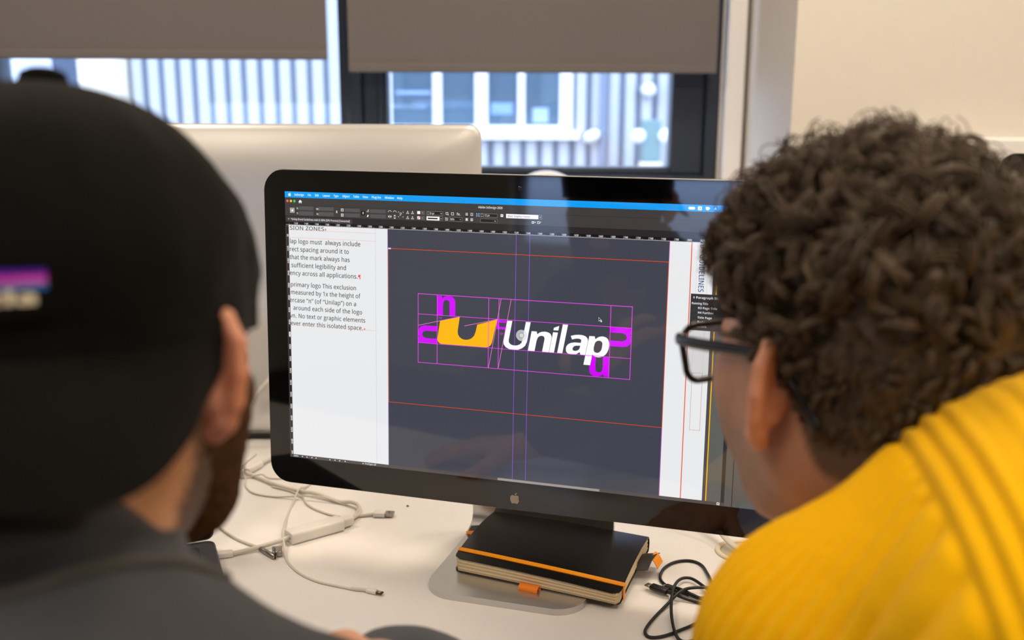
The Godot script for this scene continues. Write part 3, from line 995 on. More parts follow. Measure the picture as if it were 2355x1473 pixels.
func outside() -> void:
	struct("ground_outside", box(Vector3(-40, -0.3, -60), Vector3(40, -0.15, -3.4)), noisy(Color(0.42, 0.43, 0.45), Color(0.5, 0.5, 0.52), 0.1, 0.95, 0.0, 0.7, 11), "grey paving between the two buildings", "ground")
	var clad := mat(Color(0.775, 0.785, 0.79), 0.5)
	var seam := mat(Color(0.38, 0.43, 0.50), 0.6)
	var wf := mat(Color(0.93, 0.93, 0.92), 0.5)
	var bg := thing("clad_building", "pale grey building with ribbed metal cladding across the yard", "building", Vector3(0, 0, -13))
	part("wall", box(Vector3(-4.76, -0.15, -4.0), Vector3(9, 6.0, -0.05)), seam, bg)
	var prof := PackedVector2Array([Vector2(-0.072, 0.0), Vector2(-0.05, 0.05), Vector2(-0.012, 0.05), Vector2(-0.008, 0.043), Vector2(0.008, 0.043), Vector2(0.012, 0.05), Vector2(0.05, 0.05), Vector2(0.072, 0.0)])
	prof.reverse()
	var high := ext(prof, 0.0, 6.0)
	var low := ext(prof, 0.0, 0.95)
	var top := ext(prof, 0.0, 3.6)
	var upright := Basis(Vector3(1, 0, 0), Vector3(0, 0, 1), Vector3(0, 1, 0))
	var x := -4.66
	while x < 8.8:
		if x > -1.62 and x < 0.68:
			part("cladding_rib", low, clad, bg, Vector3(x, -0.15, -0.05), upright)
			part("cladding_rib", top, clad, bg, Vector3(x, 2.4, -0.05), upright)
		else:
			part("cladding_rib", high, clad, bg, Vector3(x, -0.15, -0.05), upright)
		x += 0.204
	var win := part("window", box(Vector3(-1.6, 0.92, -0.06), Vector3(0.72, 2.4, -0.02)), mat(Color(0.20, 0.33, 0.50), 0.1), bg)
	for m in [[-1.68, -1.5, 0.86, 2.45], [0.58, 0.74, 0.86, 2.45], [-0.99, -0.88, 0.95, 2.4], [-0.47, -0.31, 0.95, 2.4], [0.06, 0.15, 0.95, 2.4]]:
		part("mullion", box(Vector3(m[0], m[2], -0.04), Vector3(m[1], m[3], 0.04)), wf, win)
	part("mullion", box(Vector3(-1.6, 0.92, -0.04), Vector3(0.72, 0.985, 0.035)), wf, win)
	for p in [[-1.5, -0.99], [-0.88, -0.47], [-0.31, 0.06], [0.15, 0.58]]:
		var pm := mat(Color(0.30, 0.42, 0.50), 0.03)
		pm.metallic = 0.3
		part("pane", box(Vector3(p[0], 0.98, -0.03), Vector3(p[1], 2.4, -0.015)), pm, win)
	part("sill", box(Vector3(-1.75, 0.82, -0.05), Vector3(0.82, 0.92, 0.14)), mat(Color(0.97, 0.97, 0.97), 0.5), bg)
	# rooms seen faintly behind the far glass: pale ceilings and blue notice sheets
	part("inner_shelf", box(Vector3(-1.45, 1.36, -0.014), Vector3(-1.02, 1.40, -0.005)), mat(Color(0.55, 0.66, 0.82), 0.6), bg)
	part("inner_sheet", box(Vector3(0.25, 1.02, -0.014), Vector3(0.44, 1.20, -0.005)), mat(Color(0.62, 0.72, 0.86), 0.6), bg)
	part("inner_sheet", box(Vector3(-0.27, 1.12, -0.014), Vector3(0.0, 1.26, -0.005)), mat(Color(0.48, 0.62, 0.80), 0.6), bg)
	var pipe := mat(Color(0.45, 0.50, 0.58), 0.5)
	for px in [1.12, 2.02]:
		part("downpipe", tube(PackedVector3Array([Vector3(px, -0.15, 0.09), Vector3(px, 6, 0.09)]), 0.05, 10), pipe, bg)
	# fittings on that wall
	var lampm := mat(Color(0.96, 0.96, 0.95), 0.4)
	for q in [[Vector3(0.98, 0.86, -12.82), "white oval bulkhead lamp low on the clad wall", 0.11, 0.075], [Vector3(1.66, 1.42, -12.82), "small round white lamp high on the clad wall", 0.09, 0.09]]:
		var t := thing("wall_lamp", q[1], "lamp", q[0], Basis(Vector3(0, 0, 1), 0.5))
		part("body", lathe([Vector2(0, -0.07), Vector2(0.8, -0.07), Vector2(1, -0.03), Vector2(0.9, 0.02), Vector2(0.5, 0.05), Vector2(0, 0.06)], 20), lampm, t, Vector3.ZERO, Basis(Vector3(q[2], 0, 0), Vector3(0, 0, 1), Vector3(0, -q[3], 0)))
		part("back_plate", box(Vector3(-q[2], -q[3], -0.09), Vector3(q[2], q[3], -0.06), 0.01), mat(Color(0.5, 0.55, 0.6), 0.5), t)
	var post := thing("bollard_box", "narrow green meter box on a cream plinth with two white round dials", "meter box", Vector3(1.66, -0.15, -12.5))
	part("plinth", box(Vector3(-0.13, 0, -0.1), Vector3(0.13, 0.72, 0.1), 0.02), mat(Color(0.90, 0.86, 0.76), 0.7), post)
	part("case", box(Vector3(-0.11, 0.72, -0.09), Vector3(0.11, 1.22, 0.09), 0.02), mat(Color(0.42, 0.55, 0.55), 0.6), post)
	for dx in [-0.16, 0.16]:
		part("dial", lathe([Vector2(0, 0), Vector2(0.08, 0), Vector2(0.085, 0.02), Vector2(0.07, 0.04), Vector2(0, 0.045)], 18), lampm, post, Vector3(dx, 1.03, 0.09), Basis(Vector3(1, 0, 0), Vector3(0, 0, 1), Vector3(0, -1, 0)))
	# street beyond the building's corner
	var col := thing("gate_pillar", "cream rendered gate pillar at the corner of the clad building", "pillar", Vector3(-5.0, -0.15, -12.9))
	part("shaft", box(Vector3(-0.24, 0, -0.24), Vector3(0.24, 2.6, 0.24), 0.02), mat(Color(0.95, 0.90, 0.80), 0.8), col)
	part("cap", box(Vector3(-0.28, 2.6, -0.28), Vector3(0.28, 2.7, 0.28), 0.02), mat(Color(0.95, 0.92, 0.85), 0.8), col)
	var van := thing("delivery_van", "white delivery van parked in the street, yellow band along its side", "van", Vector3(-7.8, -0.15, -16.5))
	var side := PackedVector2Array([Vector2(-2.6, 0.4), Vector2(2.3, 0.4), Vector2(2.6, 0.6), Vector2(2.6, 1.15), Vector2(2.2, 1.35), Vector2(1.5, 2.2), Vector2(1.1, 2.45), Vector2(-2.4, 2.5), Vector2(-2.6, 2.3)])
	part("body", ext(side, -0.95, 0.95, 0.05), mat(Color(0.93, 0.95, 0.98), 0.3), van)
	part("side_band", box(Vector3(-2.4, 1.15, 0.94), Vector3(1.9, 1.32, 0.96)), mat(Color(0.85, 0.88, 0.25), 0.5), van)
	part("cab_window", ext(PackedVector2Array([Vector2(1.0, 1.42), Vector2(1.98, 1.42), Vector2(1.45, 2.1), Vector2(1.0, 2.15)]), 0.945, 0.965), mat(Color(0.18, 0.26, 0.36), 0.1), van)
	for wx in [-1.6, 1.6]:
		for wz in [-0.85, 0.85]:
			part("wheel", lathe([Vector2(0, -0.1), Vector2(0.3, -0.1), Vector2(0.36, -0.06), Vector2(0.36, 0.06), Vector2(0.3, 0.1), Vector2(0, 0.1)], 20), mat(Color(0.05, 0.05, 0.055), 0.8), van, Vector3(wx, 0.36, wz), Basis(Vector3(1, 0, 0), Vector3(0, 0, 1), Vector3(0, -1, 0)))
	var pole := thing("street_post", "thin dark street post at the far left of the yard", "post", Vector3(-6.25, -0.15, -13.0))
	part("shaft", tube(PackedVector3Array([Vector3(0, 0, 0), Vector3(0, 3.5, 0)]), 0.06, 12), mat(Color(0.25, 0.30, 0.36), 0.5), pole)
	part("base", lathe([Vector2(0, 0), Vector2(0.14, 0), Vector2(0.14, 0.05), Vector2(0.07, 0.1), Vector2(0, 0.1)], 16), mat(Color(0.25, 0.30, 0.36), 0.5), pole)

func apple_display(t: Node3D, picture: Texture2D, glow: float) -> void:
	# origin: middle of the panel's lower edge, face looking along +z; the panel leans back by its own turn
	var w := 0.6555
	var h := 0.398
	var panel := rrect(w, h, 0.027, 8)
	for i in panel.size():
		panel[i].y += h / 2
	part("case", ext(panel, -0.022, -0.0022, 0.0, 0.006), mats.alu, t)
	var glass := rrect(w - 0.0016, h - 0.0016, 0.0262, 8)
	for i in glass.size():
		glass[i].y += h / 2
	var face := part("glass_front", ext(glass, -0.0022, 0.0, 0.0005, 0.0), mats.black_gloss, t)
	var st := begin()
	var q := [Vector3(-0.29835, 0.0353, 0.0003), Vector3(0.29835, 0.0353, 0.0003), Vector3(0.29835, 0.371, 0.0003), Vector3(-0.29835, 0.371, 0.0003)]
	var uv := [Vector2(0, 1), Vector2(1, 1), Vector2(1, 0), Vector2(0, 0)]
	for k in [0, 2, 1, 0, 3, 2]:
		st.set_normal(Vector3(0, 0, 1))
		st.set_uv(uv[k])
		st.add_vertex(q[k])
	var sm := mat(Color(0.012, 0.012, 0.013), 0.04)
	sm.metallic_specular = 0.60
	if picture != null:
		sm.emission_enabled = true
		sm.emission = Color.BLACK
		sm.emission_texture = picture
		sm.emission_energy_multiplier = glow
	part("screen", st.commit(), sm, t)
	part("emblem", emblem_mesh(0.0135, 0.0003), mat(Color(0.62, 0.58, 0.55), 0.35), t, Vector3(0, 0.0155, 0.0004))
	part("camera_lens", lathe([Vector2(0, 0), Vector2(0.0028, 0), Vector2(0.0028, 0.0004), Vector2(0, 0.0005)], 20), mat(Color(0.10, 0.10, 0.16), 0.15), t, Vector3(0, 0.3828, 0.0002), Basis(Vector3(1, 0, 0), Vector3(0, 0, 1), Vector3(0, -1, 0)))

func stand_mesh(drop: float, lean: float) -> ArrayMesh:
	# bent aluminium sheet: foot on the table running forward, leg rising behind the panel; origin under the panel's lower middle
	var st := begin()
	st.set_smooth_group(1)
	var path := smooth([Vector3(0, 0.004, 0.066), Vector3(0, 0.004, 0.0645), Vector3(0, 0.004, 0.060), Vector3(0, 0.004, 0.050), Vector3(0, 0.004, 0.030), Vector3(0, 0.004, -0.05), Vector3(0, 0.006, -0.10), Vector3(0, 0.02, -0.128), Vector3(0, 0.06, -0.125), Vector3(0, 0.16, -0.088), Vector3(0, drop + 0.17, -0.05)], 5)
	var prev := []
	for i in path.size():
		var p := path[i]
		var d := (path[mini(i + 1, path.size() - 1)] - path[maxi(i - 1, 0)]).normalized()
		var nrm := Vector3.RIGHT.cross(d)
		if nrm.y < 0 and p.z > -0.06: nrm = -nrm
		var half := 0.0965
		var s := p.z
		if s > 0.03:
			var c := s - 0.03
			half = 0.0965 - 0.036 + sqrt(maxf(0.0, 0.036 * 0.036 - c * c))
		var ring := [p + Vector3(-half, 0, 0) + nrm * 0.004, p + Vector3(half, 0, 0) + nrm * 0.004, p + Vector3(half, 0, 0) - nrm * 0.004, p + Vector3(-half, 0, 0) - nrm * 0.004]
		if i > 0:
			st.set_smooth_group(1); quad(st, prev[0], prev[1], ring[1], ring[0], nrm)
			st.set_smooth_group(2); quad(st, prev[3], prev[2], ring[2], ring[3], -nrm)
			st.set_smooth_group(3); quad(st, prev[1], prev[2], ring[2], ring[1], Vector3.RIGHT)
			st.set_smooth_group(4); quad(st, prev[0], prev[3], ring[3], ring[0], Vector3.LEFT)
		else:
			st.set_smooth_group(-1); quad(st, ring[0], ring[1], ring[2], ring[3], -d)
		prev = ring
	st.set_smooth_group(-1)
	quad(st, prev[0], prev[1], prev[2], prev[3], Vector3.UP)
	return done(st)

func desk_things() -> void:
	var d := thing("office_desk", "long white office desk carrying the displays and cables", "desk", Vector3(0, 0, 0))
	part("desktop", box(Vector3(-1.7, DESK - 0.025, -2.12), Vector3(1.7, DESK, -0.62), 0.003), mats.desk, d)
	for lx in [-1.6, 1.6]:
		for lz in [-2.0, -0.75]:
			part("leg", box(Vector3(lx - 0.03, 0, lz - 0.03), Vector3(lx + 0.03, DESK - 0.025, lz + 0.03), 0.003), mats.white_plastic, d)
	part("beam", box(Vector3(-1.57, DESK - 0.09, -1.4), Vector3(1.57, DESK - 0.025, -1.34)), mats.white_plastic, d)
	# the wide display
	var pic := ImageTexture.create_from_image(screen_picture())
	var yaw := Basis(Vector3.UP, -0.2943)
	var base := Vector3(0.00405, 0.0, -1.1494)
	var m := thing("desktop_display", "wide black glass display showing a logo layout, in the middle of the desk", "monitor", Vector3(base.x, DESK, base.z), yaw)
	apple_display_at(m, 0.093, deg_to_rad(-2.4), pic, SCREEN_GLOW)
	part("stand", stand_mesh(0.093, 0.0), mats.alu_foot, m)
	var glow := AreaLight3D.new()
	glow.name = "screen_lamp"
	glow.area_size = Vector2(0.59, 0.33)
	glow.light_color = Color(0.86, 0.9, 1.0)
	glow.light_energy = 0.012
	glow.area_range = 4.0
	glow.shadow_enabled = true
	m.add_child(glow)
	glow.position = Vector3(0, 0.29, 0.004)
	glow.rotation = Vector3(deg_to_rad(-2.4), PI, 0)
	# a second one at the right edge, mostly hidden
	var m2 := thing("desktop_display", "black display at the right edge, mostly behind the person in yellow", "monitor", Vector3(1.12, DESK, -1.62), Basis(Vector3.UP, -0.25))
	apple_display_at(m2, 0.093, deg_to_rad(-2.0), null, 0.0)
	part("stand", stand_mesh(0.093, 0.0), mats.alu, m2)
	back_display()
	laptop()
	notebook()

const SCREEN_GLOW := 1.0

func apple_display_at(m: Node3D, drop: float, lean: float, pic: Texture2D, glow: float) -> void:
	var before := m.get_child_count()
	apple_display(m, pic, glow)
	var turn := Transform3D(Basis(Vector3.RIGHT, lean), Vector3(0, drop, 0))
	for i in range(before, m.get_child_count()):
		var c: Node3D = m.get_child(i)
		c.transform = turn * c.transform

func back_display() -> void:
	# seen from behind: aluminium shell, thin at the rim, swelling to the middle
	var t := thing("desktop_computer", "silver all-in-one computer turned away, beyond the wide display", "computer", Vector3(-0.378, DESK + 0.0012, -1.76))
	var w := 0.65
	var h := 0.425
	var y0 := 0.106
	var st := begin()
	var n := 40
	var mm := 28
	var outline_ := rrect(w, h, 0.022, 9)
	var rings := []
	for k in 13:
		var s := float(k) / 12.0      # 0 rim ... 1 centre
		var f := 1.0 - s
		var ring := PackedVector3Array()
		for p in outline_:
			var inx := p.x * f
			var iny := p.y * f
			if k <= 4:
				var ins: float = [0.0, 0.0012, 0.004, 0.012, 0.03][k]
				inx = signf(p.x) * maxf(absf(p.x) - ins, 0.0)
				iny = signf(p.y) * maxf(absf(p.y) - ins, 0.0)
			else:
				var g := 1.0 - (k - 4) / 8.0
				inx = signf(p.x) * maxf(absf(p.x) - 0.03, 0.0) * g
				iny = signf(p.y) * maxf(absf(p.y) - 0.03, 0.0) * g
			var ex := 1.0 - pow(absf(inx) / (w / 2), 5.0)
			var ey := 1.0 - pow(absf(iny) / (h / 2), 5.0)
			var z: float = 0.006 + 0.034 * pow(maxf(ex * ey, 0.0), 0.55)
			if k == 0: z = 0.0
			elif k == 1: z = 0.0055
			ring.append(Vector3(inx, iny + y0 + h / 2, z))
		rings.append(ring)
	st.set_smooth_group(1)
	for k in 12:
		for i in outline_.size():
			var j := (i + 1) % outline_.size()
			var out := Vector3(outline_[i].x, outline_[i].y, 0).normalized() * 0.3 + Vector3(0, 0, 1 if k > 0 else 0)
			if k == 11:
				tri(st, rings[k][i], rings[k][j], rings[12][0], Vector3(0, 0, 1))
			else:
				quad(st, rings[k][i], rings[k][j], rings[k + 1][j], rings[k + 1][i], out)
	part("rear_shell", done(st), mats.alu, t)
	var fp := PackedVector2Array()
	for p in outline_: fp.append(p + Vector2(0, y0 + h / 2))
	part("glass_front", ext(fp, -0.006, 0.0), mats.black_gloss, t)
	part("emblem", emblem_mesh(0.095, 0.001), mat(Color(0.07, 0.06, 0.06), 0.3), t, Vector3(0.006, 0.305, 0.0405))
	# leg seen from behind: slants down towards the viewer
	var leg := begin()
	leg.set_smooth_group(1)
	var path := smooth([Vector3(0, 0.25, 0.036), Vector3(0, 0.13, 0.062), Vector3(0, 0.045, 0.078), Vector3(0, 0.012, 0.07), Vector3(0, 0.004, 0.045), Vector3(0, 0.004, -0.12)], 6)
	var prev := []
	for i in path.size():
		var dd := (path[mini(i + 1, path.size() - 1)] - path[maxi(i - 1, 0)]).normalized()
		var nn := dd.cross(Vector3.RIGHT)
		var half := 0.096
		var ring := [path[i] + Vector3(-half, 0, 0) + nn * 0.004, path[i] + Vector3(half, 0, 0) + nn * 0.004, path[i] + Vector3(half, 0, 0) - nn * 0.004, path[i] + Vector3(-half, 0, 0) - nn * 0.004]
		if i > 0:
			leg.set_smooth_group(1); quad(leg, prev[0], prev[1], ring[1], ring[0], nn)
			leg.set_smooth_group(2); quad(leg, prev[3], prev[2], ring[2], ring[3], -nn)
			leg.set_smooth_group(3); quad(leg, prev[1], prev[2], ring[2], ring[1], Vector3.RIGHT)
			leg.set_smooth_group(4); quad(leg, prev[0], prev[3], ring[3], ring[0], Vector3.LEFT)
		prev = ring
	part("stand", done(leg), mats.alu, t)
	part("stand_pad", box(Vector3(-0.094, 0.0, 0.06), Vector3(0.094, 0.006, 0.078)), mats.black_plastic, t)
	var cord := smooth([Vector3(-0.01, 0.13, 0.075), Vector3(-0.04, 0.10, 0.10), Vector3(-0.075, 0.055, 0.118), Vector3(-0.10, 0.012, 0.12), Vector3(-0.115, 0.004, 0.14)], 5)
	part("power_cord", tube(cord, 0.003, 8), mats.cable, t)
	# mouse on the window sill behind it
	var mo := thing("computer_mouse", "small white rounded mouse lying on the window sill", "mouse", Vector3(0.105, 1.07, -2.92))
	part("shell", sheet(func(u, v): return Vector3((u - 0.5) * 0.135, 0.036 * pow(maxf(sin(PI * minf(0.12 + u * 0.88, 0.985)), 0.0), 0.6) * pow(maxf(sin(PI * (0.06 + v * 0.88)), 0.0), 0.5), (0.5 - v) * 0.062), 16, 10, 0.002), mats.white_plastic, mo)
	part("base", ext(rrect(0.128, 0.056, 0.02), 0.0, 0.004), mat(Color(0.6, 0.6, 0.62), 0.5), mo, Vector3.ZERO, FLAT)

func laptop() -> void:
	var back := Vector3(0.37, 0, 0.93).normalized()
	var right := Vector3(0.93, 0, -0.37).normalized()
	var t := thing("laptop", "open dark grey laptop mostly hidden behind the person in the cap", "laptop", Vector3(-0.385, DESK, -1.238), Basis(right, Vector3.UP, back))
	# origin at the right end of the hinge; x runs right, z towards its user
	var grey := mat(Color(0.30, 0.30, 0.32), 0.4, 0.6)
	var deck := rrect(0.312, 0.221, 0.012)
	part("base", ext(deck, 0.0, 0.0145, 0.002), grey, t, Vector3(-0.156, 0, 0.1105), FLAT)
	part("keyboard", ext(rrect(0.27, 0.10, 0.004), 0.0145, 0.0152), mats.black_plastic, t, Vector3(-0.156, 0, 0.07), FLAT)
	part("trackpad", ext(rrect(0.13, 0.08, 0.004), 0.0145, 0.0149), mat(Color(0.27, 0.27, 0.29), 0.3, 0.5), t, Vector3(-0.156, 0, 0.168), FLAT)
	var lean := Basis(Vector3.RIGHT, deg_to_rad(-14))
	var lid := part("lid", ext(rrect(0.312, 0.216, 0.01), -0.005, 0.0, 0.001), grey, t, Vector3(-0.156, 0.015, 0.0) + lean * Vector3(0, 0.108, 0), lean)
	part("bezel", ext(rrect(0.308, 0.212, 0.009), 0.0, 0.0006), mats.black_gloss, lid)
	var im := Image.create(512, 340, false, Image.FORMAT_RGB8)
	im.fill(Color8(16, 20, 22))
	im.fill_rect(Rect2i(0, 296, 512, 44), Color8(20, 34, 36))
	for i in 13:
		var c: Color = [Color8(200, 205, 210), Color8(225, 230, 232), Color8(60, 110, 160), Color8(70, 90, 90)][i % 4]
		rect(im, 480 - i * 36 - 14, 306, 480 - i * 36 + 10, 331, c)
	frame(im, 470, 262, 480, 272, 2, Color8(200, 205, 205))
	line(im, Vector2(479, 271), Vector2(484, 277), 2, Color8(200, 205, 205))
	im.fill_rect(Rect2i(0, 286, 512, 1), Color8(70, 80, 84))
	var st := begin()
	var q := [Vector3(-0.149, -0.094, 0.0008), Vector3(0.149, -0.094, 0.0008), Vector3(0.149, 0.098, 0.0008), Vector3(-0.149, 0.098, 0.0008)]
	var uv := [Vector2(0, 1), Vector2(1, 1), Vector2(1, 0), Vector2(0, 0)]
	for k in [0, 2, 1, 0, 3, 2]:
		st.set_normal(Vector3(0, 0, 1)); st.set_uv(uv[k]); st.add_vertex(q[k])
	var sm := mat(Color(0.01, 0.01, 0.01), 0.1)
	sm.emission_enabled = true
	sm.emission = Color.BLACK
	sm.emission_texture = ImageTexture.create_from_image(im)
	sm.emission_energy_multiplier = 0.8
	part("screen", st.commit(), sm, lid)

func notebook() -> void:
	var right := Vector3(0.9117, 0, 0.411)
	var away := Vector3(0.411, 0, -0.9117)
	var t := thing("notebook", "black notebook with orange elastic band lying on the display foot", "notebook", Vector3(-0.0703, DESK + 0.0082, -1.1623), Basis(right, Vector3.UP, -away))
	# x along the front edge (0 .. 0.213), -z away from the viewer (0 .. 0.147)
	var L := 0.213
	var D := 0.147
	var rise := func(u: float, v: float) -> float: return 0.0085 * sin(0.8 * PI * v) - 0.004 * u * u * (1.0 - v)
	var skew := func(u: float, v: float) -> Vector3: return Vector3(u * L - 0.010 * v, 0, -v * D)
	var outline_ := func(u: float, v: float, ins: float) -> Vector3:
		# rounded front corners
		var r := 0.009
		var x := lerpf(ins, L - ins, u)
		var z := lerpf(ins, D - ins * 0.3, v)
		if z < r:
			var dx := r - sqrt(maxf(0.0, r * r - (r - z) * (r - z)))
			x = lerpf(ins + dx, L - ins - dx, u)
		return Vector3(x - 0.010 * v, 0, -z)
	var cover := mat(Color(0.030, 0.030, 0.034), 0.24)
	var grain := FastNoiseLite.new()
	grain.frequency = 0.25
	var gt := NoiseTexture2D.new()
	gt.width = 256; gt.height = 256; gt.seamless = true; gt.noise = grain
	cover.heightmap_enabled = true
	cover.heightmap_texture = gt
	cover.heightmap_scale = 0.006
	cover.uv1_triplanar = true
	cover.uv1_scale = Vector3.ONE * 14.0
	part("front_cover", sheet(func(u, v): return outline_.call(u, v, 0.0) + Vector3(0, 0.0176 + rise.call(u, v), 0), 30, 36, 0.0009), cover, t)
	part("back_cover", sheet(func(u, v): return outline_.call(u, v, 0.0) + Vector3(0, 0.0005 + rise.call(u, v) * 0.6 + 0.0012 * u * (1 - v), 0), 30, 36, 0.0009), cover, t)
	part("spine", sheet(func(u, v): return Vector3(u * L - 0.010, 0.0005 + 0.0171 * v + rise.call(u, 1.0) * lerpf(0.6, 1.0, v), -D - 0.003 * sin(PI * v)), 20, 8, 0.0009), cover, t)
	# the page block: layered signatures as a solid with fine ridges
	var paper := mat(Color(0.86, 0.79, 0.66), 0.85)
	var st := begin()
	st.set_smooth_group(1)
	var K := 26
	var ring_at := func(k: int) -> PackedVector3Array:
		var h := float(k) / K
		var out := PackedVector3Array()
		var wob := 0.0003 * (1 if k % 2 == 0 else -1) + 0.0004 * sin(k * 0.9)
		var cols := 24
		for i in cols + 1: out.append(Vector3(i / float(cols), 0, 0))
		for i in cols: out.append(Vector3(1, (i + 1) / float(cols), 0))
		var res := PackedVector3Array()
		for q in out:
			var p: Vector3 = outline_.call(q.x, q.y, 0.0016 + wob)
			res.append(p + Vector3(0, lerpf(0.0010 + rise.call(q.x, q.y) * 0.6 + 0.0012 * q.x * (1 - q.y), 0.0171 + rise.call(q.x, q.y), h), 0))
		var back_: Array = []
		for i in cols: back_.append(1.0 - (i + 1) / float(cols))
		for u in back_:
			var p: Vector3 = outline_.call(u, 1.0, 0.0016 + wob)
			res.append(p + Vector3(0, lerpf(0.0010 + rise.call(u, 1.0) * 0.6, 0.0171 + rise.call(u, 1.0), h), 0))
		for i in range(1, cols):
			var v := 1.0 - i / float(cols)
			var p: Vector3 = outline_.call(0.0, v, 0.0016 + wob)
			res.append(p + Vector3(0, lerpf(0.0010 + rise.call(0.0, v) * 0.6, 0.0171 + rise.call(0.0, v), h), 0))
		return res
	var prev: PackedVector3Array = ring_at.call(0)
	var mid := Vector3(L / 2, 0.009, -D / 2)
	for k in range(1, K + 1):
		var cur: PackedVector3Array = ring_at.call(k)
		for i in cur.size():
			var j := (i + 1) % cur.size()
			quad(st, prev[i], prev[j], cur[j], cur[i], (prev[i] - mid) * Vector3(1, 0, 1))
		prev = cur
	part("page_block", done(st), paper, t)
	var orange := noisy(Color(1.0, 0.66, 0.04), Color(0.98, 0.60, 0.02), 0.2, 0.6, 0.01, 30.0, 12)
	# elastic: round the block, parallel to the front edge
	var band := func(u: float, v: float) -> Vector3:
		var zz := 0.0185 + 0.0068 * (v - 0.5)
		var per := [Vector3(-0.0008, 0, 0), Vector3(-0.0008, 0.0187, 0), Vector3(L + 0.0008, 0.0187, 0), Vector3(L + 0.0008, 0, 0)]
		var p: Vector3
		if u < 0.06: p = per[0].lerp(per[1], u / 0.06)
		elif u < 0.94: p = per[1].lerp(per[2], (u - 0.06) / 0.88)
		else: p = per[2].lerp(per[3], (u - 0.94) / 0.06)
		var uu := clampf(p.x / L, 0, 1)
		p.y += rise.call(uu, zz / D) * (1.0 if p.y > 0.009 else 0.6)
		return p + Vector3(-0.010 * zz / D, 0, -zz)
	part("elastic_band", sheet(band, 66, 2, 0.0009), orange, t)
	# pen loop hanging out of the front edge
	var loop := func(u: float, v: float) -> Vector3:
		var a := TAU * u
		return Vector3(0.092 + 0.024 * v, 0.0015 + 0.0045 * sin(a) , 0.0045 + 0.0055 * cos(a) + 0.002)
	part("pen_loop", sheet(loop, 22, 3, 0.0012), mat(Color(0.92, 0.50, 0.06), 0.6), t)
	part("loop_tab", box(Vector3(0.093, 0.0008, -0.012), Vector3(0.115, 0.0016, 0.003)), mat(Color(0.92, 0.50, 0.06), 0.6), t)
	# ribbons
	part("ribbon", sheet(func(u, v): return Vector3(0.012 - 0.045 * u, 0.010 - 0.003 * u - 0.004 * v + 0.003 * sin(3 * u), -0.115 + 0.004 * u + 0.008 * (v - 0.5)), 10, 2, 0.0006), mat(Color(0.10, 0.09, 0.09), 0.6), t)
	part("ribbon", sheet(func(u, v): return Vector3(0.006 - 0.042 * u + 0.006 * v, 0.006 - 0.003 * u + 0.002 * sin(3 * u), -0.107 + 0.006 * u + 0.007 * (v - 0.5)), 10, 2, 0.0006), mat(Color(0.98, 0.55, 0.05), 0.6), t)
	part("pen_sleeve", sheet(func(u, v): return Vector3(L - 0.012 + 0.020 * u, 0.006 + 0.006 * sin(PI * v) + 0.003 * u, -0.132 + 0.052 * v - 0.004 * u), 8, 8, 0.001), mat(Color(0.08, 0.07, 0.065), 0.5), t)
	part("ribbon", sheet(func(u, v): return Vector3(L + 0.004 + 0.011 * u, 0.014 - 0.010 * u * u, -0.128 + 0.022 * v + 0.004 * u), 8, 4, 0.0008), mat(Color(0.98, 0.60, 0.05), 0.6), t)

func lead(pts: Array, r: float, steps := 6) -> PackedVector3Array:
	# flat list x, z, height of the axis above the desk
	var p := []
	for q in pts:
		p.append(Vector3(q[0], DESK + (q[2] if q.size() > 2 else r), q[1]))
	return smooth(p, steps)

# a round-cornered bar from a to b lying on its flat side
func plug(a: Vector3, b: Vector3, w: float, h: float, r: float) -> ArrayMesh:
	var st := begin()
	add_ext(st, rrect(w, h, minf(r, minf(w, h) * 0.49), 4), 0.0, (b - a).length(), 0.0008)
	return done(st)

func along(a: Vector3, b: Vector3) -> Basis:
	var z := (b - a).normalized()
	var x := Vector3.UP.cross(z).normalized()
	return Basis(x, z.cross(x), z)

func bar(called: String, parent: Node3D, m: Material, a: Vector3, b: Vector3, w: float, h: float, r := 0.001) -> void:
	part(called, plug(a, b, w, h, r), m, parent, a, along(a, b))

